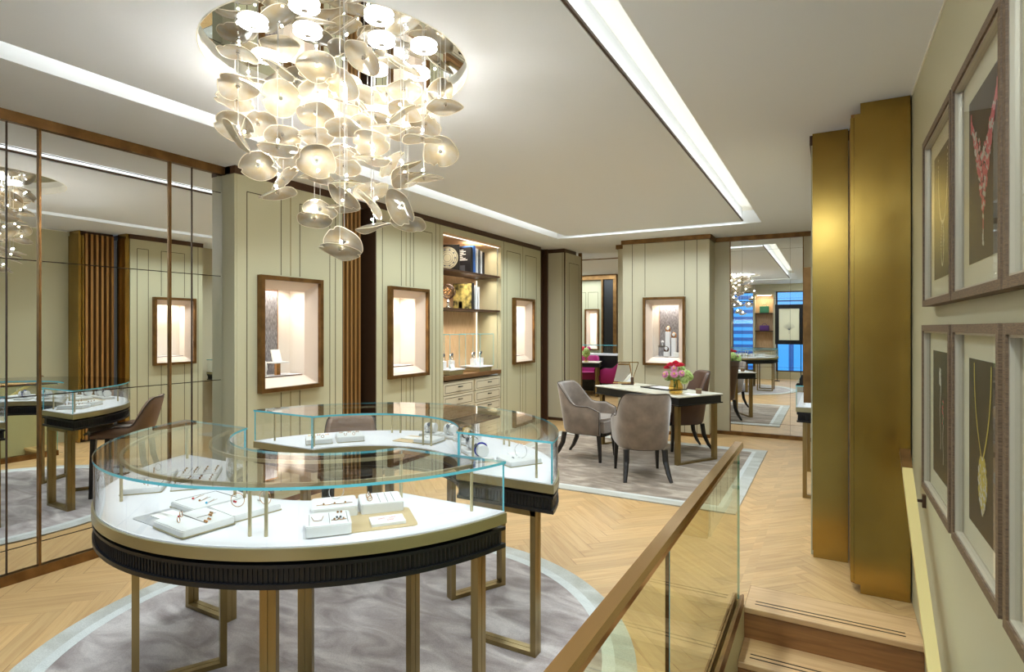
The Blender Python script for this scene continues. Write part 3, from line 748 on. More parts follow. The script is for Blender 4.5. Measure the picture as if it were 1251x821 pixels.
def flat_desk(name,label,loc,rz,w,d,top='stone',cat='desk'):
    t=thing(name,label,cat,loc,rz); h=.762
    bm=BB(((-w/2,-d/2,h-.016),(w/2,d/2,h)),bevel=.003,seg=1); obj('desk_top',bm,top,t)
    bm=bmesh.new(); box(bm,(-w/2,-d/2,h-.024),(w/2,d/2,h-.0165)); box(bm,(-w/2+.015,-d/2+.015,h-.095),(w/2-.015,d/2-.015,h-.0245)); box(bm,(-w/2,-d/2,h-.108),(w/2,d/2,h-.0955)); obj('apron',bm,'black',t)
    for sx in (-1,1):
        x=sx*(w/2-.075); bm=bmesh.new(); q=.024
        for y in (-d/2+.06,d/2-.06): box(bm,(x-q,y-q,.02),(x+q,y+q,h-.109))
        box(bm,(x-q,-d/2+.06-q,0),(x+q,d/2-.06+q,.0199))
        obj('leg_frame',bm,'legm',t)
    return t
# salon furniture
flat_desk('desk','black edged desk with flowers in the adjoining room seen through the doorway',(-5.05,12.0,0),R(15),1.2,.6)
bm=bmesh.new(); lathe(bm,[(.05,0),(.055,.06),(.05,.12)],16,c=(-4.72,11.9,.763)); v=obj('vase',bm,'vase',smooth=True); tag(v,'small amber vase of flowers on the desk in the adjoining room','vase')
def blob(bm,c,r,n=20,mi=0,pr=.35,flat=1):
    for k in range(n):
        z=1-2*(k+.5)/n; a=k*2.39996; s=math.sqrt(1-z*z); d=Vector((math.cos(a)*s,math.sin(a)*s,z*flat))
        bmesh.ops.create_icosphere(bm,subdivisions=1,radius=r*pr,matrix=Matrix.Translation(Vector(c)+d*r*.75))
for n,c in (('fl_green',srgb(176,200,110)),('fl_pink',srgb(226,150,190)),('fl_red',srgb(222,52,84)),('fl_leaf',srgb(70,110,50)),('fl_yellow',srgb(232,214,96)),('fl_dpink',srgb(208,84,140))): M[n]=mat(n,c,.6)
mottle(M['fl_green'],srgb(140,172,80),srgb(204,222,150),45)
t=thing('bouquet','bouquet of green and red flowers on the desk in the adjoining room','flowers',(-4.72,11.9,.86))
for c,r_,m in (((0,0,.10),.09,'fl_green'),((.03,-.06,.16),.06,'fl_green'),((-.06,-.02,.2),.05,'fl_red'),((.05,.04,.2),.045,'fl_dpink')):
    bm=bmesh.new(); blob(bm,c,r_,30); obj('flower_head',bm,m,t)
bm=bmesh.new(); cyl(bm,(0,0,-.08),(0,0,.08),.012,8); obj('stems',bm,'fl_leaf',t)
tub_chair('armchair','magenta velvet armchair, left of the two by the far desk through the doorway','magenta','magenta','blackw',(-4.98,12.62,.004),R(190))
tub_chair('armchair','magenta velvet armchair, right of the two seen through the doorway','magenta','magenta','blackw',(-4.12,12.2,.004),R(80))
t=thing('showcase_counter','black glass topped showcase counter at the far end of the adjoining room','display case',(-5.0,13.16,0))
obj('body',BB(((-.8,-.15,.0),(.62,.15,.86))),'black',t); obj('deck',BB(((-.82,-.17,.861),(.64,.17,.90))),'white',t)
bm=bmesh.new()
for q in (((-.8,-.165,.901),(.62,-.157,1.1)),((-.8,.157,.901),(.62,.165,1.1)),((-.8,-.157,.901),(-.792,.157,1.1)),((-.81,-.17,1.101),(.63,.17,1.109))): box(bm,*q)
obj('glass_hood',bm,'clear',t)
bm=bmesh.new(); box(bm,(-.81,-.172,1.10),(.63,-.1705,1.112)); box(bm,(-.2,-.168,.901),(-.19,-.1655,1.1)); obj('glass_edge',bm,'edge',t)

# ------------------------------------------------------------------ shopfront behind the viewpoint
bm=bmesh.new(); box(bm,(-4.45,-1.6,2.6),(.5,-1.35,H)); box(bm,(-4.45,-1.6,0),(-2.62,-1.4,2.6)); box(bm,(-.2,-1.6,-2.3),(.5,-1.4,2.6)); box(bm,(-4.45,-1.6,0),(-.2,-1.45,.22)); struct(obj('wall_back',bm,'wallwarm'))
bm=bmesh.new()
for x_ in (-2.62,-2.02,-1.38,-.24): box(bm,(x_-.02,-1.5,.22),(x_+.02,-1.44,2.6))
for z in (.22,2.3,2.57): box(bm,(-2.6,-1.5,z),(-.22,-1.45,z+.03))
struct(obj('window_1',bm,'darkwood'))
bm=bmesh.new(); box(bm,(-2.6,-1.48,.25),(-.22,-1.475,2.57)); struct(obj('window_2',bm,'clear'))
t=thing('shelving_unit','narrow lit shelving unit between the shop windows, seen only in the far mirror','shelving',(-1.7,-1.3,0))
bm=bmesh.new()
for q in (((-2.0,-1.44,.0),(-1.95,-1.12,2.6)),((-1.45,-1.44,0),(-1.40,-1.12,2.6)),((-1.95,-1.44,2.5),(-1.45,-1.12,2.6)),((-1.95,-1.44,0),(-1.45,-1.12,.8))): box(bm,*q)
obj('carcass',bm,'wallwarm',t,True); obj('back_panel',BB(((-1.95,-1.44,.8),(-1.45,-1.42,2.5))),'amberwood',t,True)
for z in (1.93,1.40): obj('shelf',BB(((-1.949,-1.419,z),(-1.451,-1.13,z+.03))),'darkwood',t,True)
def bag(c,w,h,m,l):
    t=thing('handbag',l,'handbag',c); obj('body',BB(((-w/2,-.04,0),(w/2,.04,h)),bevel=.015),m,t); bm=bmesh.new(); tube(bm,[(w*.25*math.cos(a),0,h+.05*math.sin(a)) for a in [PI*k/10 for k in range(11)]],.006,6); obj('handle',bm,m,t)
M['emer']=mat('emerald_leather',srgb(70,150,110),.4); M['purp']=mat('purple_leather',srgb(100,50,130),.4)
bag((-1.7,-1.25,1.961),.26,.20,'emer','green box bag on the top shelf between the shop windows'); bag((-1.7,-1.25,1.431),.26,.16,'purp','purple box bag on the middle shelf between the shop windows')
t=thing('framed_artwork','black framed drawing hanging in front of the right shop window, seen in the far mirror','picture',(-1.0,-.62,1.05))
bm=bmesh.new()
for q in (((-.36,-.02,0),(-.26,.02,1.13)),((.26,-.02,0),(.36,.02,1.13)),((-.26,-.02,0),(.26,.02,.12)),((-.26,-.02,1.01),(.26,.02,1.13))): box(bm,*q)
obj('frame',bm,'black',t); a=obj('print',BB(((-.259,-.012,.121),(.259,.008,1.009))),'matboard',t)
bm=bmesh.new()
for k in range(9):
    an=R(-60+15*k); tube(bm,[(0,.0095,.4),(.1*math.sin(an),.0095,.4+.1*math.cos(an)+.02),(.17*math.sin(an),.0095,.42+.17*math.cos(an))],.0035,4)
cyl(bm,(0,.0095,.3),(0,.0095,.62),.004,4); obj('drawing',bm,'bk_grey',a)
for n,x_ in (('a',-.3),('b',.3)):
    pass
bm=bmesh.new(); box(bm,(-.31,-.015,-.0),(-.29,.015,-1.045)); box(bm,(.29,-.015,0),(.31,.015,-1.045)); box(bm,(-.36,-.12,-1.045),(-.24,.12,-1.03)); box(bm,(.24,-.12,-1.045),(.36,.12,-1.03)); obj('easel_leg',bm,'black',t)
M['bluefac']=emis('street_panel_glow',srgb(50,140,215),.95); M['bluefac2']=emis('street_panel_glow_dark',srgb(16,80,160),.7)  # daylight on the facade put in as a glow of its own
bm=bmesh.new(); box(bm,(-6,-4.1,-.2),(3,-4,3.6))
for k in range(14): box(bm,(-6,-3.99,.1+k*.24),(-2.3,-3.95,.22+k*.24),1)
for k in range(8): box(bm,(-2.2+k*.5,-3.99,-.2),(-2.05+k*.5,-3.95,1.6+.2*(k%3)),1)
tag(obj('street_facade',bm,['bluefac','bluefac2']),'blue self-glowing facade across the street beyond the shop windows, seen in the far mirror','building')

# ------------------------------------------------------------------ balustrade and handrail
t=thing('glass_balustrade','tinted glass balustrade with polished bronze top rail beside the stairs','balustrade',(-.44,3.3,0))
bm=bmesh.new(); prism(bm,[(-.464,.884),(-.458,.9),(-.420,.9),(-.414,.884),(-.414,.868),(-.464,.868)],-3.37,1.3,mx=Matrix(((1,0,0,0),(0,0,-1,0),(0,1,0,0),(0,0,0,1))))
obj('top_rail',bm,'rail',t,True)
bm=bmesh.new(); box(bm,(-.453,-1.3,.855),(-.447,3.365,.8675)); box(bm,(-.433,-1.3,.855),(-.427,3.365,.8675)); obj('rail_channel',bm,'black',t,True)
for y0,y1 in ((1.795,3.37),(.2,1.785),(-1.3,.19)):
    g=obj('glass_panel',BB(((-.446,y0,.03),(-.434,y1,.866))),'railglass',t,True)
    bm=bmesh.new(); box(bm,(-.446,y0-.0012,.03),(-.434,y0-.0001,.855)); box(bm,(-.446,y1+.0001,.03),(-.434,y1+.0012,.855)); obj('glass_edge',bm,'edge' if y1>3 else 'handle',g,True)
bm=bmesh.new()
for q in ((-.468,-.459),(-.457,-.449),(-.431,-.424),(-.4225,-.412)): box(bm,(q[0],-1.3,.0005),(q[1],3.372,.062 if q[0] in(-.468,-.4225) else .056))
box(bm,(-.459,-1.3,.0005),(-.4225,3.372,.02)); obj('base_shoe',bm,'bronze',t,True)
t=thing('handrail','flat brass handrail on a bracket sloping down along the right wall','handrail',(.34,3.3,0))
sl=.17/.25
M['handbrass']=mat('handrail_brass',srgb(228,208,142),.38,.3)
p0=Vector((.315,3.42,.838)); dv=Vector((0,-1,-sl)).normalized(); up=Vector((0,-sl,1)).normalized()
mxr=Matrix((( 1,dv.x,up.x,p0.x),(0,dv.y,up.y,p0.y),(0,dv.z,up.z,p0.z),(0,0,0,1)))
bm=bmesh.new(); box(bm,(0,.0,-.03),(.042,4.6,0),0,mxr); obj('rail',bm,'handbrass',t,True)
bm=bmesh.new(); box(bm,(-.001,-.13,-.032),(.043,-.0005,.001),0,mxr); obj('end_cap',bm,'bronze',t,True)
for k in (.12,1.4,2.8):
    a=mxr@Vector((.03,k,-.02)); bm=bmesh.new(); tube(bm,[a+Vector((0,0,-.012)),a+Vector((.0,0,-.05)),Vector((.386,a.y,a.z-.05))],.008,8); box(bm,(.385,a.y-.012,a.z-.08),(.3995,a.y+.012,a.z-.02)); obj('bracket',bm,'darkwood',t,True)

# ------------------------------------------------------------------ framed jewellery photographs on the right wall
FW=thing
def bead_curve(fn,n,r,mi,bm,z=0,alt=None):
    for k in range(n):
        a,zz=fn(k/(n-1)); m_=mi if (alt is None or k%2==0) else alt
        # a = along wall towards viewer
        v=[bm.verts.new((-.0012-(len(bm.verts)%997)*.0000012,-a+dx*r,zz+dz*r)) for dx,dz in ((1,0),(.3,1),(-1,.3),(-.5,-1))]
        bm.faces.new(v).material_index=m_
def frame(yc,zc,w,h,label,deco,mw=(.10,.10)):
    """hangs on the right wall; local +Y runs away from the viewer, picture faces -X"""
    t=thing('framed_photograph',label,'picture',(RX-.001,yc,zc))
    d=.045; q=.026
    bm=bmesh.new()
    for y0,y1,z0,z1 in ((-w/2,-w/2+q,-h/2,h/2),(w/2-q,w/2,-h/2,h/2),(-w/2+q,w/2-q,-h/2,-h/2+q),(-w/2+q,w/2-q,h/2-q,h/2)): box(bm,(-d,y0,z0),(0,y1,z1))
    f=obj('frame',bm,'framew',t)
    bm=bmesh.new(); e=.007
    for y0,y1,z0,z1 in ((-w/2+q,-w/2+q+e,-h/2+q,h/2-q),(w/2-q-e,w/2-q,-h/2+q,h/2-q),(-w/2+q+e,w/2-q-e,-h/2+q,-h/2+q+e),(-w/2+q+e,w/2-q-e,h/2-q-e,h/2-q)): box(bm,(-d+.006,y0,z0),(-.015,y1,z1))
    obj('inner_fillet',bm,'framei',f)
    obj('mat_board',BB(((-.016,-w/2+q,-h/2+q),(-.010,w/2-q,h/2-q))),'matboard',t)
    pr=obj('print',BB(((-.0175,-w/2+mw[0]+.02,-h/2+mw[1]+.005),(-.0161,w/2-mw[0]-.02,h/2-mw[1]-.005))),'print',t)
    bm=bmesh.new(); deco(bm)
    for v in bm.verts: v.co.x-=.0172
    obj('jewel_image',bm,['pearl','gem_red','gem_gold','gem_green'],pr)
    obj('glazing',BB(((-.030,-w/2+q+.0075,-h/2+q+.0075),(-.028,w/2-q-.0075,h/2-q-.0075))),'clear',t)
M['pearl']=mat('pearl_print',srgb(215,212,200),.6); M['gem_red']=mat('gem_pink_print',srgb(226,120,125),.6); M['gem_gold']=mat('gem_gold_print',srgb(205,185,90),.6); M['gem_green']=mat('gem_green_print',srgb(60,140,110),.6)
# 'a' positive = towards the viewer (to the right in the picture)
def d_neck(bm):
    bead_curve(lambda s:(.10*math.cos(PI*s)*1.0,.22-.26*math.sin(PI*s)**.75),70,.0075,0,bm)
    bead_curve(lambda s:(-.005+.03*math.cos(2*PI*s),-.12+.085*math.sin(2*PI*s)),40,.006,0,bm)
    for k in range(20): bead_curve(lambda s:(.02+random.uniform(-.012,.012),-.12+random.uniform(-.05,.06)),2,.005,0,bm)
def d_red(bm):
    for k in range(420):
        s=random.uniform(-1,1); b=.14-abs(s)**1.5*-.06; r_=random.random()**.8
        z=.12*abs(s)+.06-(.20*(1-abs(s))**1.1)*r_; bead_curve(lambda q:(s*.155,z),2,.0095,1 if k%3 else 0,bm)
    for s_ in (-1,1): bead_curve(lambda q:(s_*(.155+.0*q),.15+.05*q),8,.008,1,bm)
    bead_curve(lambda q:(0,-.10-.08*q),14,.006,1,bm); bead_curve(lambda q:(random.uniform(-.006,.006),-.19+random.uniform(-.02,.02)),14,.007,0,bm)
def d_ear(bm):
    bead_curve(lambda s:(-.03+.012*math.sin(s*9),.17-.30*s),50,.006,0,bm)
    for k in range(30): bead_curve(lambda s:(-.035+random.uniform(-.014,.014),.15+random.uniform(-.03,.03)),2,.008,0,bm)
    bead_curve(lambda s:(.035+.006*math.sin(s*9),.02-.20*s),36,.0055,0,bm)
    for k in range(26): bead_curve(lambda s:(.03+random.uniform(-.012,.012),.02+random.uniform(-.045,.04)),2,.008,1 if k%2 else 3,bm)
def d_gold(bm):
    bead_curve(lambda s:(-.095*(1-s**2.2)-.012,.235-.265*s),70,.006,2,bm); bead_curve(lambda s:(.095*(1-s**2.2)+.006,.235-.265*s),70,.006,2,bm)
    for k in range(220):
        u=random.random(); wv=.05*math.sin(PI*min(1,u*.9+.12))**.7; bead_curve(lambda s:(random.uniform(-wv,wv),-.03-.155*u),2,.009,2 if k%3 else 0,bm)
def d_plain(bm): bead_curve(lambda s:(.09*math.cos(PI*s),.2-.25*math.sin(PI*s)),50,.007,0,bm)
frame(2.73,1.975,.66,.71,'framed photograph of a white necklace with ring pendant, upper row next to the brass column',d_neck)
frame(2.065,1.975,.63,.71,'framed photograph of a pink and white bib necklace, upper row',d_red)
frame(1.42,1.975,.62,.71,'framed photograph cut off by the right picture edge, upper row',d_plain)
frame(2.755,1.185,.66,.71,'framed photograph of a pair of long earrings, lower row next to the handrail end',d_ear)
frame(2.075,1.185,.61,.71,'framed photograph of a yellow necklace with leaf pendant, lower row',d_gold)
frame(1.43,1.185,.60,.71,'framed photograph cut off by the right picture edge, lower row',d_plain)
M['alarm']=None

# ------------------------------------------------------------------ rugs
def disc_rug():
    t=thing('round_rug','round grey silk rug with pale border under the curved display cases','rug',(-2.09,2.05,0))
    for nm,r0,r1,z,m in (('pile',0,1.26,.011,'rug'),('pale_band',1.2602,1.318,.0118,'rugp'),('border',1.3182,1.415,.011,'rugb')):
        bm=bmesh.new()
        if r0==0: lathe(bm,[(r1,.0006),(r1,z),(.001,z)],128)
        else: arcband(bm,(0,0),r0,r1,0,2*PI,.0006,z,n=128,caps=False)
        obj(nm,bm,m,t)
disc_rug()
t=thing('rectangular_rug','rectangular brown silk rug with pale border under the writing desk','rug',(-2.06,6.33,0))
a,b=1.39,1.37
obj('pile',BB(((-a+.16,-b+.16,.0006),(a-.16,b-.16,.011))),'rug2',t)
for nm,i0,i1,m in (('pale_band',.16,.115,'rugp'),('border',.115,0,'rugb')):
    bm=bmesh.new(); e=.0002
    for q in ((-a+i1,-b+i1,-a+i0-e,b-i1),(a-i0+e,-b+i1,a-i1,b-i1),(-a+i0,-b+i1,a-i0,-b+i0-e),(-a+i0,b-i0+e,a-i0,b-i1)): box(bm,(q[0],q[1],.0006),(q[2],q[3],.0114))
    obj(nm,bm,m,t)

# ------------------------------------------------------------------ curved display cases
C0=(-2.12,2.135); G=.215
def cut_ang(r,g=G): return math.asin(g/r)
def sector(bm,r0,r1,z0,z1,sgn,g=G,n=60,mi=0,edge=None):
    """half ring cut by a straight line y = c +- g"""
    vs=[]
    for i in range(n+1):
        f=i/n; col=[]
        for r in (r0,r1):
            a0=cut_ang(r,g); a=a0+(PI-2*a0)*f; col.append((C0[0]+r*math.cos(a),C0[1]+sgn*r*math.sin(a)))
        vs.append([bm.verts.new((*col[0],z0)),bm.verts.new((*col[1],z0)),bm.verts.new((*col[1],z1)),bm.verts.new((*col[0],z1))])
    for A,B in zip(vs,vs[1:]):
        for k in range(4):
            f=bm.faces.new((A[k],A[(k+1)%4],B[(k+1)%4],B[k])); f.material_index=mi if (edge is None or k in (0,2)) else edge
    for q in (vs[0][::-1],vs[-1]): bm.faces.new(q).material_index=mi if edge is None else edge
def tubebox(bm,p,q,hw,hz,mi=0):
    """square bar between two plan points at a height range hz=(z0,z1)"""
    p=Vector(p);q=Vector(q);d=(q-p).normalized();n=Vector((-d.y,d.x))
    prism(bm,[tuple(p-d*hw+n*hw),tuple(p-d*hw-n*hw),tuple(q+d*hw-n*hw),tuple(q+d*hw+n*hw)],*hz,mi=mi)
def curved_case(label,sgn):
    t=thing('display_case',label,'display case',(C0[0],C0[1]+sgn*.8,0))
    P=lambda r,a:(C0[0]+r*math.cos(R(a)),C0[1]+sgn*r*math.sin(R(a)))
    bm=bmesh.new(); sector(bm,.553,1.047,.817,.822,sgn,G+.003); obj('deck',bm,'white',t,True)
    bm=bmesh.new(); sector(bm,.545,1.055,.777,.8168,sgn); obj('rim',bm,'rim',t,True,smooth=True,auto=35)
    bm=bmesh.new(); sector(bm,.585,1.015,.764,.7768,sgn,G+.03); obj('shadow_gap',bm,'black',t,True)
    # reeded apron
    bm=bmesh.new(); sector(bm,.548,1.052,.752,.7638,sgn,G+.002); sector(bm,.560,1.040,.7,.7519,sgn,G+.012); sector(bm,.548,1.052,.684,.6999,sgn,G+.002)
    for r,n in ((1.040,170),(.560,80)):
        a0=math.degrees(cut_ang(r,G+.012))
        for k in range(n):
            a=a0+.6+(180-2*a0-1.2)*k/(n-1); p=P(r,a); w_=.0042
            cyl(bm,(p[0],p[1],.7),(p[0],p[1],.752),w_,5,cap=False)
    for sx in (-1,1):
        for k in range(26):
            x_=C0[0]+sx*(.57+.44*k/25*1.0); cyl(bm,(x_,C0[1]+sgn*(G+.012),.7),(x_,C0[1]+sgn*(G+.012),.752),.0042,5,cap=False)
    obj('apron',bm,'black',t,True,smooth=True,auto=40)
    # glass
    bm=bmesh.new(); sector(bm,.546,1.052,1.0045,1.0145,sgn,mi=0,edge=1); obj('glass_top',bm,['pane','edge'],t,True,smooth=True,auto=30)
    for r0,r1 in ((1.040,1.048),(.552,.560)):
        bm=bmesh.new(); rm=(r0+r1)/2; a0=cut_ang(rm,G+.006); 
        arcband(bm,C0,r0,r1,sgn*a0,sgn*(PI-a0),.8225,1.004,n=64,mi=0)
        for f in bm.faces:
            if len(f.verts)==4 and abs(f.calc_center_median().z-.913)<.01:
                c=f.calc_center_median(); rr=math.hypot(c.x-C0[0],c.y-C0[1])
                if rm-.002<rr<rm+.002: f.material_index=1
        obj('curved_glass',bm,['pane','edge'],t,True,smooth=True,auto=30)
    for sx in (-1,1):
        x0=math.sqrt(.560**2-G**2); x1=math.sqrt(1.040**2-G**2); y=C0[1]+sgn*(G+.004)
        bm=bmesh.new(); xa,xb=sorted((C0[0]+sx*(x0+.001),C0[0]+sx*(x1+.004))); box(bm,(xa,y-.004,.8225),(xb,y+.004,1.004))
        for f in bm.faces:
            if abs(f.calc_center_median().x-xa)<.001 or abs(f.calc_center_median().x-xb)<.001: f.material_index=1
        obj('end_glass',bm,['pane','edge'],t,True)
    # lighting rails and posts inside
    for r in (.955,.625):
        a0=math.degrees(math.asin((G+.05)/r)); bm=bmesh.new(); arcband(bm,C0,r-.006,r+.006,sgn*R(a0),sgn*R(180-a0),.990,1.003,n=60); obj('light_rail',bm,'post',t,True,smooth=True,auto=40)
    for r,angs in ((.955,(17,61.8,65.2,114.8,118.2,163)),(.625,(26,86.5,92,154))):
        for a in angs:
            p=P(r,a); bm=bmesh.new(); cyl(bm,(*p,.8222),(*p,.9898),.0062,10); obj('post',bm,'post',t,True,smooth=True,auto=40)
    # leg frames
    def legframe(p,q):
        bm=bmesh.new(); d=(Vector(q)-Vector(p)).normalized(); n=Vector((-d.y,d.x)); w_=.0135
        for o in (-1,1):
            off=n*o*(w_+.0015)
            for c in (p,q):
                c=Vector(c)+off; tubebox(bm,c-d*.0001,c+d*.0001,w_,(.033,.6835)) 
            tubebox(bm,Vector(p)+off,Vector(q)+off,w_,(.012,.0329))
            tubebox(bm,Vector(p)+off,Vector(q)+off,w_,(.66,.6834))
        bm2=bm
        for c in (p,q): tubebox(bm2,Vector(c)-d*.0001,Vector(c)+d*.0001,w_*.8,(.033,.65))
        tubebox(bm2,p,q,w_*.6,(.0121,.03))
        obj('leg_frame',bm,'legm',t,True)
    for a in (62.5,118.5): legframe(P(.575,a),P(.905,a))
    for sx in (-1,1): legframe((C0[0]+sx*.60,C0[1]+sgn*(G+.03)),(C0[0]+sx*.925,C0[1]+sgn*(G+.03)))
    return t
curved_case('curved glass display case with black reeded apron nearest the viewer',-1)
curved_case('curved glass display case with black reeded apron behind the nearest one, by the wall niches',1)
# ------------------------------------------------------------------ trays and jewellery (deck top z = .822)
DZ=.8225
def tray(x,y,w,l,rz,label,h=.024,base=True,grooves=None,group=None,z=DZ):
    t=thing('jewellery_tray',label,'tray',(x,y,z),R(rz),group)
    b=.004 if base else 0
    if base: bm=bmesh.new(); prism(bm,rrect(w+.004,l+.004,.008),0,b); obj('gold_base',bm,'rim',t)
    bm=bmesh.new(); prism(bm,rrect(w,l,.012),b+.0001,h); es=[e for e in bm.edges if all(v.co.z>h-.0001 for v in e.verts)]
    bmesh.ops.bevel(bm,geom=es,offset=.003,segments=2,affect='EDGES'); pad=obj('pad',bm,'tray',t,smooth=True,auto=40)
    if grooves:
        bm=bmesh.new()
        for q in grooves: box(bm,(q[0]*w,q[1]*l,h+.0001),(q[2]*w,q[3]*l,h+.0006))
        obj('groove',bm,'piping',pad)
    return (x,y,rz,z+h+.0002)
def on(tr,u,v):
    x,y,rz,z=tr; a=R(rz); return (x+u*math.cos(a)-v*math.sin(a),y+u*math.sin(a)+v*math.cos(a),z)
def jewel(name,label,cat,tr,u,v,group,build,rz=0):
    t=thing(name,label,cat,on(tr,u,v),R(tr[2]+rz),group); build(t); return t
def ringb(m='gold',gem=None,r=.010):
    def f(t):
        bm=bmesh.new(); tube(bm,[(r*math.cos(a),0,r+r*math.sin(a)+.0012) for a in [2*PI*k/20 for k in range(20)]],.0014,6,True); obj('band',bm,m,t,smooth=True)
        bm=bmesh.new(); bmesh.ops.create_icosphere(bm,subdivisions=1,radius=.0038,matrix=Matrix.Translation((0,0,2*r+.003))); obj('stone',bm,gem or 'silver',t)
    return f
def hoop(m='gold',r=.026):
    def f(t):
        bm=bmesh.new(); tube(bm,[(r*math.cos(a),0,r+r*math.sin(a)+.0014) for a in [2*PI*k/36 for k in range(36)]],.0013,6,True); obj('hoop',bm,m,t,smooth=True)
    return f
def pend(m='gold',gem='red',l=.07):
    def f(t):
        bm=bmesh.new(); tube(bm,[(-l/2,.006,.0012),(0,.001,.0012),(l/2-.012,0,.0012)],.0007,5); tube(bm,[(-l/2,-.006,.0012),(0,-.001,.0012),(l/2-.012,0,.0012)],.0007,5); obj('chain',bm,m,t)
        bm=bmesh.new(); bmesh.ops.create_icosphere(bm,subdivisions=1,radius=.0048,matrix=Matrix.Translation((l/2-.008,0,.005))); obj('stone',bm,gem,t)
    return f
def stud(m='gold',gem='silver'):
    def f(t):
        for s in (-.006,.006):
            bm=bmesh.new(); bmesh.ops.create_icosphere(bm,subdivisions=1,radius=.0045,matrix=Matrix.Translation((s,0,.0048))); cyl(bm,(s,0,.001),(s,0,.004),.0012,6); obj('stud',bm,gem if gem else m,t)
    return f
def vneck(m='gold',w=.04,l=.055):
    def f(t):
        bm=bmesh.new(); tube(bm,[(-w/2,l/2,.001),(-w*.32,-l*.3,.001),(0,-l*.38,.001),(w*.32,-l*.3,.001),(w/2,l/2,.001)],.0012,5); obj('chain',bm,m,t)
    return f
def brace(m='gold',gem='silver',l=.11):
    def f(t):
        bm=bmesh.new(); tube(bm,[(-l/2+l*k/16,.003*math.sin(k),.0015) for k in range(17)],.0013,5); obj('chain',bm,m,t)
        bm=bmesh.new()
        for k in (-.3,0,.3): bmesh.ops.create_icosphere(bm,subdivisions=1,radius=.0042,matrix=Matrix.Translation((k*l,0,.005)))
        obj('stones',bm,gem,t)
    return f
# near case, left section
bm=bmesh.new(); prism(bm,rrect(.30,.20,.01),0,.003); o=obj('base_plate',bm,'plates'); o.location=(-2.10,1.262,DZ); o.rotation_euler=(0,0,R(-3)); tag(o,'flat silver base plate left of the front tray in the nearest case','tray')
bm=bmesh.new(); box(bm,(-.055,-.04,0),(.055,.04,.004)); o=obj('card',bm,'paper'); o.location=(-2.155,1.25,DZ+.0035); o.rotation_euler=(0,0,R(-3)); tag(o,'plain white card on the silver base plate in the nearest case','card')
t1=tray(-1.975,1.235,.205,.185,-5,'white tray with small rings at the front left of the nearest case',z=DZ+.0035,grooves=[(-.4,-.02,.4,0),(-.02,.05,.0,.42)])
for u,v,l,b in ((-.055,-.02,'gold ring with two stones, left on the front tray of the nearest case',ringb('gold','silver')),(.0,-.055,'gold ring with a dark red stone at the front of the front tray',ringb('gold','red'))): jewel('ring',l,'ring',t1,u,v,None,b)
for u,v in ((-.0,.06),(.02,.045),(.06,.02),(.075,.0)): jewel('earring_pair','tiny gold ear studs at the back right of the front tray in the nearest case','earrings',t1,u,v,'studs on the front tray',stud('gold','gold'))
t2=tray(-2.17,1.405,.185,.19,-5,'white tray with three pendants, behind the silver base plate in the nearest case',grooves=[(-.42,.42,.42,.44),(-.44,-.42,-.42,.42)])
for u,g,l in ((-.05,'red','thin gold pendant with red stone, leftmost of three on the pendant tray'),(.0,'gold','thin gold pendant with gold drop, middle of three on the pendant tray'),(.05,'blue','thin gold pendant with pale blue stone, rightmost of three on the pendant tray')): jewel('pendant',l,'pendant',t2,u,-.01,None,pend('gold',g),-60)
t3=tray(-1.965,1.43,.19,.19,-8,'white tray with gold hoops and red earrings behind the front tray of the nearest case')
jewel('earring_pair','red stone ear studs on the hoop tray of the nearest case','earrings',t3,-.06,-.01,None,stud('gold','red'))
jewel('hoop_earring','large gold hoop, front one on the hoop tray of the nearest case','earring',t3,.0,-.03,None,hoop(),35); jewel('hoop_earring','large gold hoop, back one beside the brass post on the hoop tray','earring',t3,.055,.05,None,hoop(),20)
jewel('earring_pair','pale ear studs at the back of the hoop tray','earrings',t3,-.0,.055,None,stud('gold','silver'))
# near case, far-left section
t4=tray(-2.622,1.418,.175,.155,-41,'white tray with open rings, nearest on the left arm of the nearest case',grooves=[(-.44,.40,.44,.42)])
t4b=tray(-2.761,1.538,.175,.155,-41,'white tray with standing ring, at the back of the left arm of the nearest case',grooves=[(.40,-.44,.42,.44)])
t5=tray(-2.497,1.562,.175,.16,-41,'white tray with rows of fine bracelets, right of the left arm pair',grooves=[(-.4,-.3,.4,-.29),(-.4,-.1,.4,-.09),(-.4,.1,.4,.11)])
t5b=tray(-2.635,1.682,.175,.16,-41,'white tray with rows of fine chains, farthest on the left arm of the nearest case',grooves=[(-.4,-.3,.4,-.29),(-.4,-.1,.4,-.09),(-.4,.1,.4,.11)])
jewel('ring','open gold ring on the nearest left arm tray','ring',t4,.02,.0,None,ringb(),40); jewel('ring','small gold ring beside the open ring on the left arm tray','ring',t4,.05,.02,None,ringb('gold','gold'),10)
jewel('ring_stand','tall gold ring standing at the back of the left arm of the nearest case','ring',t4b,.03,.0,None,hoop('gold',.016),20); jewel('ring_stand','tall silver ring standing at the back left of the nearest case','ring',t4b,-.05,.0,None,hoop('silver',.016),60)
for k in range(4): jewel('bracelet','fine gold bracelet lying in a row on the bracelet tray','bracelet',t5,.0,-.07+.045*k,'fine bracelets on the bracelet tray',brace('gold','gold',.13),0)
for k in range(4): jewel('chain_necklace','fine gold chain lying in a row on the farthest left tray','necklace',t5b,.0,-.07+.045*k,'fine chains on the farthest left tray',brace('gold','gold',.13),0)
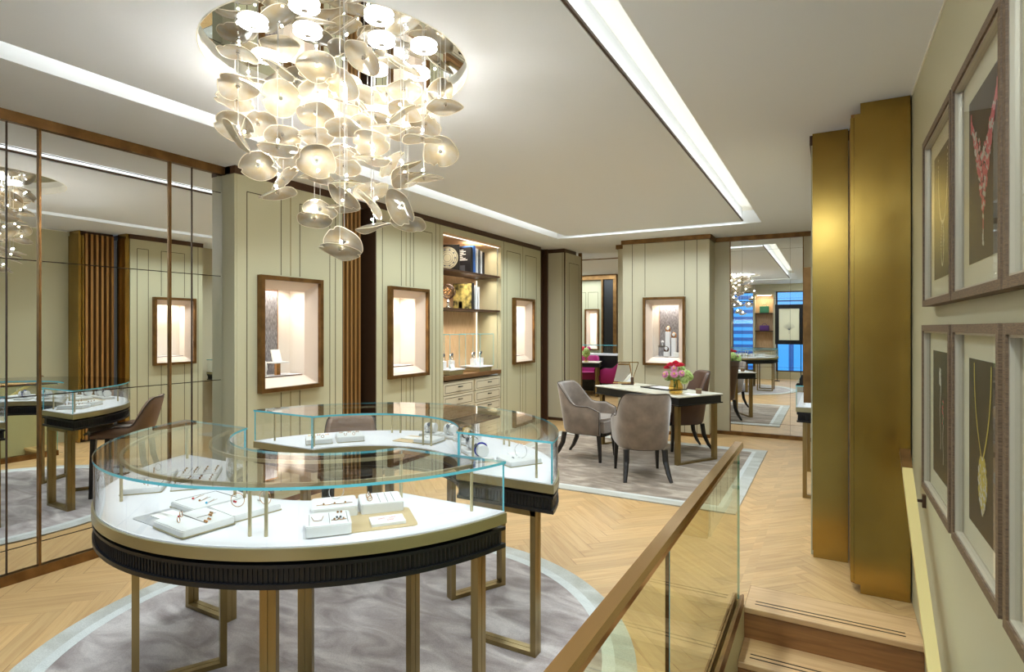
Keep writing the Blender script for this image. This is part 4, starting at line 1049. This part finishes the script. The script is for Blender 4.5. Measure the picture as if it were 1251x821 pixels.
# near case, right section
bm=bmesh.new(); prism(bm,rrect(.35,.215,.018),0,.004); o=obj('base_plate',bm,'plate'); o.location=(-1.48,1.567,DZ); o.rotation_euler=(0,0,R(49)); tag(o,'flat gold base plate under the trays at the right of the nearest case','tray')
z6=DZ+.0042
t6a=tray(-1.533,1.44,.15,.15,48.5,'small white tray with a fine necklace and earrings, front left of the gold base plate',h=.036,z=z6,base=False,grooves=[(.02,-.4,.03,.4),(-.42,-.4,-.41,.4),(.42,-.4,.43,.4)])
t6b=tray(-1.655,1.585,.165,.15,48.5,'white tray with bracelet and standing bangle, back left of the gold base plate',h=.036,z=z6,base=False)
t6c=tray(-1.54,1.715,.16,.15,48.5,'white tray with three bands in a slot, back right of the gold base plate',h=.036,z=z6,base=False,grooves=[(-.05,-.42,-.04,.42),(.12,-.42,.13,.42),(.28,-.42,.29,.42)])
jewel('necklace','fine gold V shaped necklace on the small front tray','necklace',t6a,-.035,.0,None,vneck(),0)
jewel('earring_pair','gold ear studs at the back of the small front tray','earrings',t6a,.04,.045,None,stud('gold','gold')); jewel('earring_pair','dark butterfly earrings on the small front tray','earrings',t6a,.035,-.01,None,stud('gold','bk_grey')); jewel('bracelet','fine dark bracelet across the small front tray','bracelet',t6a,.035,-.03,None,brace('gold','gold',.05))
jewel('bracelet','fine gold bracelet with three stones lying on the bangle tray','bracelet',t6b,.0,-.03,None,brace('gold','gold',.13)); jewel('bangle','thin silver bangle standing at the back of the bangle tray','bangle',t6b,.01,.04,None,hoop('silver',.028),10)
for k in range(3): jewel('ring','pale stone band ring set in the slot of the back right tray','ring',t6c,-.045,-.035+.025*k,'band rings in the slot tray',ringb('gold','silver',.009),0)
bm=bmesh.new(); box(bm,(-.06,-.042,0),(.06,.042,.010)); o=obj('printed_card',bm,'paper'); o.location=(-1.40,1.595,z6+.0002); o.rotation_euler=(0,0,R(50)); tag(o,'white card with faint red drawing on the gold base plate','card')
bm=bmesh.new()
for c in ((-.02,.01),(.01,-.008),(.02,.015)): tube(bm,[(c[0]+.012*math.cos(a),c[1]+.007*math.sin(a*2),.0104) for a in [2*PI*k/24 for k in range(24)]],.0006,4,True)
obj('print',bm,'gem_red',o)
# rear case
def cushion(label,tl,x,y,rz,group=None,gem='silver',s=1.0):
    tr=tray(x,y,.13*s,.11*s,rz,tl,h=.02)
    t=thing('watch_roll',label,'watch display',on(tr,0,0),R(rz),group)
    bm=bmesh.new(); cyl(bm,(-.035,0,.032),(.035,0,.032),.032,24); obj('cushion',bm,'tray',t,smooth=True,auto=50)
    bm=bmesh.new(); tube(bm,[(.0,.0345*math.cos(a),.0352+.0345*math.sin(a)) for a in [2*PI*k/32 for k in range(32)]],.003,6,True,flat=1.8); obj('strap',bm,gem,t,smooth=True)
    bm=bmesh.new(); cyl(bm,(0,-.028,.056),(0,-.034,.06),.012,16); obj('dial',bm,'bk_grey',t)
r1=tray(-2.768,2.525,.15,.20,50,'white stepped tray at the left end of the rear case',h=.03); r2=tray(-2.655,2.672,.16,.20,50,'white stepped tray with six small studs, second from the left in the rear case',h=.034)
for tr,nm in ((r1,'leftmost tray'),(r2,'stepped tray')):
    for k in range(3): jewel('earring_pair','small gold ear studs in a row on the '+nm+' of the rear case','earrings',tr,-.05+.05*k,.04,'studs on the '+nm,stud('gold','gold'))
    for k in range(2): jewel('ring','small ring at the front of the '+nm+' of the rear case','ring',tr,-.03+.05*k,-.05,'rings on the '+nm,ringb('gold','silver',.008))
bm=bmesh.new(); prism(bm,rrect(.28,.20,.01),0,.003); o=obj('base_plate',bm,'plate'); o.location=(-2.25,2.865,DZ); o.rotation_euler=(0,0,R(4)); tag(o,'flat gold base plate in the middle of the rear case','tray')
bm=bmesh.new(); box(bm,(-.05,-.035,0),(.05,.035,.003)); o=obj('card',bm,'paper'); o.location=(-2.33,2.875,DZ+.0032); o.rotation_euler=(0,0,R(4)); tag(o,'white card on the gold base plate in the rear case','card')
r3=tray(-2.165,2.85,.14,.15,4,'white tray with a standing sapphire bangle in the middle of the rear case',z=DZ+.0032,h=.022)
jewel('bangle','silver and blue sapphire bangle standing on the middle tray of the rear case','bangle',r3,-.01,.0,None,hoop('silver',.028),60)
cushion('white watch roll with silver strap, leftmost of the middle group in the rear case','low white tray under the leftmost watch roll of the rear case',-2.28,3.02,12)
cushion('white watch roll with silver strap, beside the middle brass posts of the rear case','low white tray under the second watch roll from the left in the rear case',-2.13,3.03,-2)
cushion('white watch roll with brown strap, right of the middle group in the rear case','low white tray under the watch roll with brown strap',-1.98,2.985,-14,gem='leather')
cushion('white watch roll with pale strap, right of the brown strapped one in the rear case','low white tray under the watch roll right of the brown strapped one',-1.87,2.90,-24)
cushion('white watch roll near the inner glass at the right arm of the rear case','low white tray under the watch roll near the inner glass',-1.765,2.725,-35)
cushion('white watch roll with blue sapphire strap on the right arm of the rear case','low white tray under the sapphire strapped watch roll',-1.63,2.60,-38,gem='sapph')
r7=tray(-1.425,2.645,.165,.19,-32,'large white tray with a diamond bangle at the right end of the rear case',h=.026)
jewel('bangle','diamond bangle standing on the right end tray of the rear case','bangle',r7,.02,.0,None,hoop('silver',.036),30)
jewel('earring_pair','small silver studs in front of the diamond bangle','earrings',r7,.01,-.04,None,stud('silver','silver'))
bm=bmesh.new(); box(bm,(-.045,-.03,0),(.045,.03,.003)); o=obj('card',bm,'paper'); o.location=(-1.53,2.80,DZ); o.rotation_euler=(0,0,R(-32)); tag(o,'white card behind the diamond bangle tray in the rear case','card')

# ------------------------------------------------------------------ straight wall case on the right
t=thing('wall_display_case','slim glass wall display case with black reeded apron beyond the brass columns','display case',(0,6.3,0))
x0,x1,y0,y1=-.265,.25,5.70,7.0
obj('deck',BB(((x0+.004,y0+.004,.817),(x1,y1,.822))),'white',t,True); obj('rim',BB(((x0,y0,.777),(x1,y1,.8168))),'rim',t,True)
bm=bmesh.new(); box(bm,(x0+.02,y0+.02,.684),(x1,y1-.02,.765))
for k in range(26): xx=x0+.03+.46*k/25; cyl(bm,(xx,y0+.02,.70),(xx,y0+.02,.75),.005,5,cap=False)
for k in range(60): yy=y0+.03+1.24*k/59; cyl(bm,(x0+.02,yy,.70),(x0+.02,yy,.75),.005,5,cap=False)
box(bm,(x0+.008,y0+.008,.752),(x1,y1-.008,.7765)); box(bm,(x0+.008,y0+.008,.684),(x1,y1-.008,.699)); obj('apron',bm,'black',t,True)
bm=bmesh.new()
for q in (((x0+.004,y0+.004,.8225),(x0+.012,y1,1.004)),((x0+.0121,y0+.004,.8225),(x1,y0+.012,1.004)),((x0,y0,1.0045),(x1,y1,1.0125))): box(bm,*q)
obj('glass',bm,'pane',t,True)
bm=bmesh.new()
for q in (((x0-.001,y0-.001,1.004),(x0-.0001,y1,1.013)),((x0,y0-.001,1.004),(x1,y0-.0001,1.013)),((x0+.0035,y0+.0035,.823),(x0+.0085,y0+.0039,1.004))): box(bm,*q)
obj('glass_edge',bm,'edge',t,True)
for yy in (y0+.08,y1-.15):
    bm=bmesh.new(); q=.017
    for xx in (x0+.07,x1-.07): box(bm,(xx-q,yy-q,.03),(xx+q,yy+q,.6835))
    box(bm,(x0+.07-q,yy-q,.0006),(x1-.07+q,yy+q,.0299)); obj('leg_frame',bm,'legm',t,True)

# ------------------------------------------------------------------ desk group
DA=math.atan2(-.52,.855)
dc=(-1.875,7.0,.0116)
flat_desk('writing_desk','black edged writing desk with pale stone top and bronze frame legs on the brown rug',dc,DA,1.46,.70)
def dk(u,v,z=.7625): 
    a=DA; return (dc[0]+u*math.cos(a)-v*math.sin(a),dc[1]+u*math.sin(a)+v*math.cos(a),dc[2]+z)
# triangular table mirror
t=thing('table_mirror','triangular table mirror with bronze frame at the left end of the writing desk','mirror',dk(-.61,.03),R(18))
bm=bmesh.new(); prism(bm,[(-.13,0),(.13,0),(.07,.26),(-.07,.26)],-.004,.004,mx=Matrix.Translation((0,.012,.008))@Matrix.Rotation(R(-14),4,'X')@Matrix(((1,0,0,0),(0,0,-1,0),(0,1,0,.03),(0,0,0,1)))); obj('glass',bm,'mirror',t)
bm=bmesh.new(); box(bm,(-.14,-.012,.016),(.14,.012,.0295)); box(bm,(-.075,-.012,.2905),(.19,.012,.302)); tube(bm,[(.19,0,.296),(.10,.0,.02)],.005,6); tube(bm,[(.075,0,.29),(.12,0,.02)],.005,6); obj('frame',bm,'rail',t)
obj('foot',BB(((-.03,-.05,0),(.13,.05,.0158)),((.09,-.02,.016),(.13,.02,.10))),'darkwood',t)
t=thing('desk_pad','black leather desk pad with a white sheet in the middle of the writing desk','desk pad',dk(.02,.12),DA+R(0))
obj('pad',BB(((-.26,-.14,0),(.26,.14,.012)),bevel=.003,seg=1),'black',t); obj('sheet',BB(((-.14,-.09,.0125),(.14,.09,.015))),'paper',t)
bm=bmesh.new(); box(bm,(-.09,-.06,0),(.09,.06,.003)); o=obj('paper_sheet',bm,'paper'); o.location=dk(.62,-.06); o.rotation_euler=(0,0,DA); tag(o,'small white sheet of paper at the right end of the writing desk','paper')
t=thing('pen_holder','small brown leather box behind the amber vase on the writing desk','box',dk(.60,.10)); obj('box',BB(((-.03,-.02,0),(.03,.02,.045)),bevel=.003,seg=1),'leather2',t); obj('lid',BB(((-.032,-.022,.0455),(.032,.022,.054))),'rim',t)
vb=dk(.50,-.16)
t=thing('vase','amber ribbed glass vase holding the bouquet on the writing desk','vase',vb)
bm=bmesh.new(); prof=[(.062,0),(.075,.01),(.082,.05),(.078,.09),(.064,.12),(.062,.15),(.070,.165),(.066,.165),(.057,.15),(.059,.12),(.072,.09),(.076,.05),(.069,.015),(.001,.012)]
lathe(bm,prof,48)
for v in bm.verts:
    a=math.atan2(v.co.y,v.co.x); r_=math.hypot(v.co.x,v.co.y)
    if r_>.04: k=1+.025*math.sin(12*a+v.co.z*30); v.co.x*=k; v.co.y*=k
obj('body',bm,'vase',t,smooth=True)
bm=bmesh.new(); cyl(bm,(0,0,.0135),(0,0,.075),.066,24); obj('water',bm,glass('water_amber',(.98,.93,.78),.6),t)
bt=thing('bouquet','bouquet of pink dahlias, red roses and green hydrangea in the amber vase','flowers',(vb[0],vb[1],vb[2]+.166))
bm=bmesh.new()
for k in range(9):
    a=k*2.4; tube(bm,[(.02*math.cos(a),.02*math.sin(a),-.11),(.025*math.cos(a+.5),.025*math.sin(a+.5),0),(.06*math.cos(a+.7),.06*math.sin(a+.7),.07)],.0035,5)
obj('stem',bm,'fl_leaf',bt)
def dahlia(c,r,m,nrm):
    bm=bmesh.new(); nrm=Vector(nrm).normalized(); q=Vector((0,0,1)).rotation_difference(nrm).to_matrix()
    for ringk,(n,rr,up_) in enumerate(((14,1,.05),(12,.8,.3),(9,.55,.55))):
        for k in range(n):
            a=2*PI*k/n+ringk*.3; d=Vector((math.cos(a),math.sin(a),0)); s_=Vector((-math.sin(a),math.cos(a),0))
            pts=[d*.15*r+Vector((0,0,r*.1)),d*rr*r*.6+s_*r*.17+Vector((0,0,r*up_)),d*rr*r+Vector((0,0,r*up_*.7)),d*rr*r*.6-s_*r*.17+Vector((0,0,r*up_))]
            bm.faces.new([bm.verts.new(Vector(c)+q@p) for p in pts])
    o=obj('dahlia',bm,m,bt); bm=bmesh.new(); bmesh.ops.create_icosphere(bm,subdivisions=2,radius=r*.24,matrix=Matrix.Translation(Vector(c)+q@Vector((0,0,r*.35)))); obj('flower_centre',bm,'fl_yellow',o)
def rose(c,r,m):
    bm=bmesh.new()
    for k in range(5):
        for j in range(5):
            a=j*2*PI/5+k*.6; rr=r*(.25+.16*k); d=Vector((math.cos(a),math.sin(a),0)); s_=Vector((-math.sin(a),math.cos(a),0)); h=r*(.7-.12*k)
            P=[Vector(c)+d*rr*.7-s_*rr*.7+Vector((0,0,-r*.3)),Vector(c)+d*rr*.7+s_*rr*.7+Vector((0,0,-r*.3)),Vector(c)+d*rr*1.1+s_*rr*.5+Vector((0,0,h)),Vector(c)+d*rr*1.1-s_*rr*.5+Vector((0,0,h))]
            bm.faces.new([bm.verts.new(p) for p in P])
    bmesh.ops.create_icosphere(bm,subdivisions=2,radius=r*.45,matrix=Matrix.Translation(Vector(c)+Vector((0,0,r*.1))))
    obj('rose',bm,m,bt)
# viewer direction is roughly (0.25,-0.97); right is (.97,.25)
def fp(u,v,z): return (u*.96+v*.26,u*.26-v*.96,z)
for u,v,z,r_ in ((-.02,.10,.065,.052),(-.115,.05,.055,.05),(.06,.09,.075,.045),(-.02,.07,.125,.045),(.13,-.02,.08,.04)): dahlia(fp(u,v,z),r_,'fl_pink',fp(u*3,v*3+.25,.25))
for u,v,z,r_ in ((-.06,.03,.165,.042),(.0,.0,.185,.042),(.055,.04,.165,.042),(-.10,.0,.13,.036),(.02,.06,.16,.034)): rose(fp(u,v,z),r_,'fl_red')
for u,v,z,r_ in ((.115,.04,.055,.064),(.09,.05,.0,.055),(-.08,-.03,.03,.06),(.06,-.05,.10,.06),(.0,.03,.04,.05),(.15,.0,.03,.05)):
    bm=bmesh.new(); blob(bm,fp(u,v,z),r_,70,pr=.2); obj('hydrangea',bm,'fl_green',bt)
bm=bmesh.new()
for k in range(8):
    a=k*.8; d=Vector((math.cos(a),math.sin(a),0)); s_=Vector((-math.sin(a),math.cos(a),0)); bm.faces.new([bm.verts.new(p) for p in (d*.03,d*.08+s_*.025+Vector((0,0,.0)),d*.13+Vector((0,0,-.015)),d*.08-s_*.025)])
obj('leaf',bm,'fl_leaf',bt)

RZ2=.0118
tub_chair('armchair','taupe suede tub armchair at the left of the desk, facing right','suede','suede','blackw',(-2.50,6.33,RZ2),R(-92),back=.865,arm=.62)
tub_chair('armchair','taupe suede tub armchair with its back to the viewer in front of the desk','suede','suede','blackw',(-1.70,5.82,RZ2),R(28),back=.865,arm=.61)
tub_chair('armchair','dark brown leather chair behind the right end of the desk','leather','leather','blackw',(-1.60,7.34,RZ2),R(125),back=.97,arm=.60,seatz=.48,bot=.33,wd=.25,dp=.26,front=.66)
STOOL=1
if STOOL: tub_chair('counter_stool','brown leather low backed stool tucked behind the rear display case','leather2','greyleather','blackw',(-2.87,2.90,.0125),R(225),back=.88,arm=.63,seatz=.60,bot=.53,wd=.235,dp=.25,front=.8,stool=2,cat='stool')
DISCS=[(-2.45, 1.743, 2.833, -0.111, -0.08, -0.991),(-2.276, 1.84, 2.889, 0.589, -0.476, -0.652),(-2.123, 1.924, 2.774, 0.336, -0.304, -0.891),(-2.45, 1.743, 2.673, 0.27, -0.24, -0.933),
(-2.371, 1.922, 2.662, 0.728, -0.59, -0.348),(-2.316, 2.099, 2.747, 0.363, -0.329, -0.872),(-2.223, 2.004, 2.589, 0.269, -0.242, -0.932),(-2.583, 1.822, 2.534, 0.363, -0.395, -0.844),
(-2.525, 1.908, 2.559, 0.558, 0.056, -0.828),(-2.283, 1.836, 2.763, -0.427, -0.225, -0.876),(-2.589, 2.109, 2.511, 0.41, -0.334, -0.849),(-2.619, 1.926, 2.811, -0.154, 0.22, -0.963),
(-2.635, 2.007, 2.916, -0.024, -0.494, -0.869),(-2.587, 1.829, 2.667, 0.111, -0.243, -0.964),(-2.299, 2.27, 2.484, 0.167, -0.165, -0.972),(-2.101, 2.072, 2.736, -0.031, -0.694, -0.719),
(-1.898, 2.049, 2.9, -0.363, -0.432, -0.826),(-2.122, 2.319, 2.656, -0.065, -0.152, -0.986),(-1.915, 2.322, 2.652, -0.058, -0.345, -0.937),(-1.912, 2.485, 2.63, -0.033, -0.376, -0.926),
(-1.85, 2.519, 2.794, 0.787, -0.048, -0.615),(-1.764, 2.123, 2.778, -0.492, -0.065, -0.868),(-2.094, 2.384, 2.798, 0.123, -0.14, -0.983),(-1.823, 1.923, 2.74, -0.173, -0.565, -0.807),
(-2.099, 2.073, 2.878, 0.128, 0.461, -0.878),(-2.196, 2.166, 2.794, 0.294, -0.29, -0.911),(-2.191, 2.169, 2.91, -0.281, 0.084, -0.956),(-2.067, 2.238, 2.735, -0.146, -0.291, -0.946),
(-1.924, 2.317, 2.76, 0.242, -0.187, -0.952),(-1.915, 2.483, 2.757, 0.288, -0.15, -0.946),(-1.646, 2.296, 2.62, 0.08, -0.03, -0.996),(-1.764, 2.123, 2.553, 0.274, 0.445, -0.853),
(-2.191, 2.169, 2.676, -0.187, -0.16, -0.969),(-2.165, 2.309, 2.674, -0.525, -0.524, -0.67),(-1.96, 2.237, 2.547, -0.068, 0.077, -0.995),(-1.821, 2.473, 2.7, 0.259, 0.433, -0.863),
(-2.472, 2.013, 2.523, 0.293, -0.239, -0.926),(-2.286, 1.834, 2.383, 0.036, -0.092, -0.995),(-2.449, 1.744, 2.439, -0.452, -0.63, -0.632),(-2.583, 1.952, 2.367, 0.462, -0.415, -0.784),
(-2.32, 2.097, 2.523, 0.159, -0.144, -0.977),(-2.169, 1.965, 2.335, 0.55, -0.499, -0.67),(-2.543, 2.135, 2.457, 0.443, -0.006, -0.896),(-2.586, 2.111, 2.336, 0.598, 0.444, -0.667),
(-2.385, 1.914, 2.195, 0.201, 0.159, -0.967),(-2.438, 2.193, 2.121, 0.202, -0.243, -0.949),(-2.411, 2.208, 2.172, 0.16, -0.347, -0.924),(-2.313, 2.101, 2.308, -0.032, -0.084, -0.996),
(-2.101, 2.072, 2.521, 0.128, -0.189, -0.974),(-2.025, 2.186, 2.464, 0.275, -0.465, -0.842),(-2.192, 2.168, 2.435, -0.107, -0.171, -0.979),(-2.297, 2.271, 2.405, 0.24, -0.237, -0.941),
(-2.008, 2.431, 2.584, 0.191, 0.155, -0.969),(-1.624, 2.087, 2.394, -0.064, 0.082, -0.995),(-1.758, 2.409, 2.439, 0.4, -0.549, -0.734),(-2.08, 2.391, 2.42, 0.648, 0.355, -0.674),
(-1.96, 2.124, 2.36, -0.115, -0.001, -0.993),(-2.001, 2.435, 2.34, 0.368, 0.039, -0.929),(-1.921, 2.319, 2.359, 0.333, 0.371, -0.867),(-1.663, 2.149, 2.232, 0.061, 0.203, -0.977),
(-2.093, 2.076, 2.182, -0.216, -0.529, -0.821),(-2.099, 2.094, 2.25, -0.001, 0.122, -0.992),(-2.071, 2.235, 2.244, 0.365, -0.065, -0.929),(-2.006, 2.165, 2.156, -0.507, -0.558, -0.658),
(-2.301, 2.269, 2.185, 0.089, 0.031, -0.996),(-2.059, 2.242, 2.054, 0.17, 0.194, -0.966),(-2.009, 1.987, 1.938, 0.261, -0.598, -0.758),(-1.912, 1.864, 1.881, 0.049, -0.275, -0.96),
(-1.747, 2.083, 2.094, -0.206, -0.833, -0.514),(-1.905, 2.328, 2.077, 0.087, -0.302, -0.949),(-2.268, 2.126, 2.614, -0.106, -0.293, -0.95),(-2.128, 2.204, 2.588, 0.204, -0.009, -0.979),
(-2.212, 2.01, 2.797, 0.113, 0.108, -0.988),(-2.524, 2.146, 2.856, -0.189, -0.255, -0.948),(-2.056, 1.952, 2.914, 0.184, 0.267, -0.946)]
# ------------------------------------------------------------------ chandelier
ch=thing('chandelier','cascading chandelier of opal glass petals hanging from the mirrored ceiling recess','chandelier',(*CC,H+.06))
bm=bmesh.new(); lathe(bm,[(.001,0),(CR-.008,0),(CR-.008,.008),(.001,.008)],96,c=(*CC,H+.055)); obj('mirrored_canopy',bm,'mirror',ch,True)
def petal_mesh(seed):
    rnd=random.Random(seed); n=40; bm=bmesh.new(); rad=.093; cen=bm.verts.new((0,0,.012)); prev=None
    ph=[rnd.uniform(0,6.28) for _ in range(4)]; notch=[rnd.uniform(0,6.28) for _ in range(rnd.choice((2,3)))]
    rings=[]
    for fr in (.15,.4,.65,.85,.97,1.0):
        ring=[]
        for k in range(n):
            a=2*PI*k/n; r=rad*fr
            if fr>.7:
                r*=1+.03*math.sin(3*a+ph[0])+.02*math.sin(5*a+ph[1])
                for q in notch:
                    d=abs((a-q+PI)%(2*PI)-PI)
                    if d<.13: r*=1-.17*(fr>.9)*(1-d/.13)-.05*(1-d/.13)
            z=.012*(1-fr**2)-.010*fr**3+(.007*math.sin(2*a+ph[2])+.004*math.sin(3*a+ph[3]))*fr**2
            ring.append(bm.verts.new((r*math.cos(a),r*math.sin(a),z)))
        rings.append(ring)
    for k in range(n): bm.faces.new((cen,rings[0][k],rings[0][(k+1)%n]))
    for j,(A,B) in enumerate(zip(rings,rings[1:])):
        for k in range(n):
            f=bm.faces.new((A[k],B[k],B[(k+1)%n],A[(k+1)%n])); f.material_index=1 if j==len(rings)-2 else 0
    bmesh.ops.recalc_face_normals(bm,faces=bm.faces)
    bmesh.ops.solidify(bm,geom=bm.faces[:],thickness=.0028)
    me=bpy.data.meshes.new('glass_petal'); bm.to_mesh(me); bm.free(); me.materials.append(M['petal']); me.materials.append(M['petalrim'])
    for p in me.polygons: p.use_smooth=True
    return me
PM=[petal_mesh(s) for s in range(7)]
bm=bmesh.new(); cyl(bm,(0,0,-.004),(0,0,.030),.004,10); cyl(bm,(0,0,-.004),(0,0,.014),.009,14); cyl(bm,(0,0,-.012),(0,0,-.0041),.005,10); cm=bpy.data.meshes.new('clip'); bm.to_mesh(cm); bm.free(); cm.materials.append(M['silver'])
bm=bmesh.new(); bmesh.ops.create_icosphere(bm,subdivisions=1,radius=.006,matrix=Matrix.Translation((0,0,.034))); lm=bpy.data.meshes.new('lamp'); bm.to_mesh(lm); bm.free(); lm.materials.append(M['bead'])
for i,(x,y,z,nx,ny,nz) in enumerate(DISCS):
    n=-Vector((nx,ny,nz)); q=Vector((0,0,1)).rotation_difference(n)   # dome side up
    p=Vector((x,y,z)); rot=q.to_matrix()@Matrix.Rotation(i*1.7,3,'Z')
    o=bpy.data.objects.new('glass_petal',PM[i%7]); COL.objects.link(o); o.parent=ch; o.matrix_parent_inverse=Matrix.Translation(ch.location).inverted()
    o.location=p; o.rotation_euler=rot.to_euler()
    for me,nm in ((cm,'clip'),(lm,'lamp')):
        c=bpy.data.objects.new(nm,me); COL.objects.link(c); c.parent=o
    if z<2.86:
        bm=bmesh.new(); cyl(bm,(x,y,z+.01),(x,y,H+.055),.0016,5,cap=False); wme=bpy.data.meshes.new('suspension_wire'); bm.to_mesh(wme); bm.free(); wme.materials.append(M['wire'])
        w_=bpy.data.objects.new('suspension_wire',wme); COL.objects.link(w_); w_.parent=o; w_.matrix_parent_inverse=(Matrix.Translation(p)@rot.to_4x4()).inverted()
for (x,y) in ((-1.916,1.67),(-2.069,1.823),(-1.702,1.886),(-1.833,2.048),(-1.697,2.192),(-2.067,2.266),(-1.906,2.413),(-2.448,1.892),(-2.22,1.653),(-2.35,2.2)):
    bm=bmesh.new(); lathe(bm,[(.060,.0),(.063,.003),(.060,.008),(.050,.008)],28,c=(x,y,2.860)); 
    k=obj('canopy_lamp',bm,'puck',ch,True)
    bm=bmesh.new(); cyl(bm,(x,y,2.8585),(x,y,2.8598),.058,28); obj('diffuser',bm,'puck',k,True)
    bm=bmesh.new(); cyl(bm,(x,y,2.850),(x,y,2.858),.014,14); cyl(bm,(x,y,2.8725),(x,y,2.8745),.008,8); obj('clip',bm,'silver',k,True)

# ------------------------------------------------------------------ lights
def area(name,loc,sx,sy,e,col=(1,.94,.86),rot=(0,0,0),spread=None):
    l=bpy.data.lights.new(name,'AREA'); l.shape='RECTANGLE'; l.size=sx; l.size_y=sy; l.energy=e; l.color=col
    if spread: l.spread=R(spread)
    o=bpy.data.objects.new(name,l); COL.objects.link(o); o.location=loc; o.rotation_euler=rot; return o
WC=(.80,.92,1)
K=.5
# added unseen fill lamps in the ceiling slots (shielded: narrow beam) and up-lights washing the slot
for nm,x_ in (('slot_fill_right',-.83),('slot_fill_left',-3.365)):
    area(nm,(x_,2.2,H+.03),.10,3.0,26*K,WC,spread=104)
    area(nm,(x_,5.6,H+.03),.10,3.6,50*K,WC,spread=136)
area('slot_fill_far',(-2.1,7.53,H+.03),2.4,.08,34*K,WC,spread=150)
area('slot_fill_near',(-2.1,.5,H+.03),2.4,.10,26*K,WC,spread=140)
for n_,loc,sx,sy,e in (('cove_right',(-.895,4.25,H+.015),.03,6.3,5),('cove_left',(-3.30,4.25,H+.015),.03,6.3,7),('cove_far',(-2.1,7.50,H+.015),2.3,.03,2.2),('cove_near',(-2.1,.56,H+.015),2.3,.03,2)):
    area(n_,loc,sx,sy,e*K,(.95,.97,.98),rot=(PI,0,0))
# shelf strips in the bookcase
for z,e in ((2.64,8),(2.215,6),(1.735,7)):
    area('bookcase_strip',(XB-.12,6.31,z),.16,1.3,e*K*1.2,(1,.9,.76),spread=125)
area('shelf_strip',(-1.7,-1.2,2.48),.4,.05,2.5,(1,.85,.65))
# fill lamp added to brighten the adjoining room
area('salon_fill',(-5.0,11.6,H-.02),1.6,3.2,110*K,WC)
# daylight on the street beyond the shop windows
area('street_daylight',(-1.4,-1.7,2.4),3.0,1.6,200*K,(.80,.92,1)).rotation_euler=(R(70),0,PI)
# added fill lamps over the stair, unseen beyond the top edge of the view
area('stair_fill',(-.1,.6,H-.01),.12,.12,30*K,WC)
area('stair_fill',(-.1,-.5,H-.01),.12,.12,25*K,WC)
w=bpy.data.worlds.new('world'); SC.world=w; w.use_nodes=True; w.node_tree.nodes['Background'].inputs[0].default_value=(.55,.72,1,1); w.node_tree.nodes['Background'].inputs[1].default_value=1.0

# ------------------------------------------------------------------ camera and view
cam=bpy.data.cameras.new('camera'); co=bpy.data.objects.new('camera',cam); COL.objects.link(co); SC.camera=co
co.location=(0,0,1.53); co.rotation_euler=(PI/2,0,R(29)); cam.sensor_width=36; cam.lens=36*700/1251; cam.shift_y=-10.5/1251; cam.clip_start=.02
SC.view_settings.view_transform='Standard'; SC.view_settings.look='None'; SC.view_settings.gamma=1; SC.view_settings.use_curve_mapping=False
SC.view_settings.exposure=EXPO
cy=SC.cycles
cy.max_bounces=10; cy.diffuse_bounces=5; cy.glossy_bounces=6; cy.transmission_bounces=6; cy.transparent_max_bounces=32
cy.caustics_reflective=False; cy.caustics_refractive=False; cy.sample_clamp_indirect=6; cy.blur_glossy=.5
cy.use_denoising=True; cy.use_adaptive_sampling=True; cy.adaptive_threshold=.01
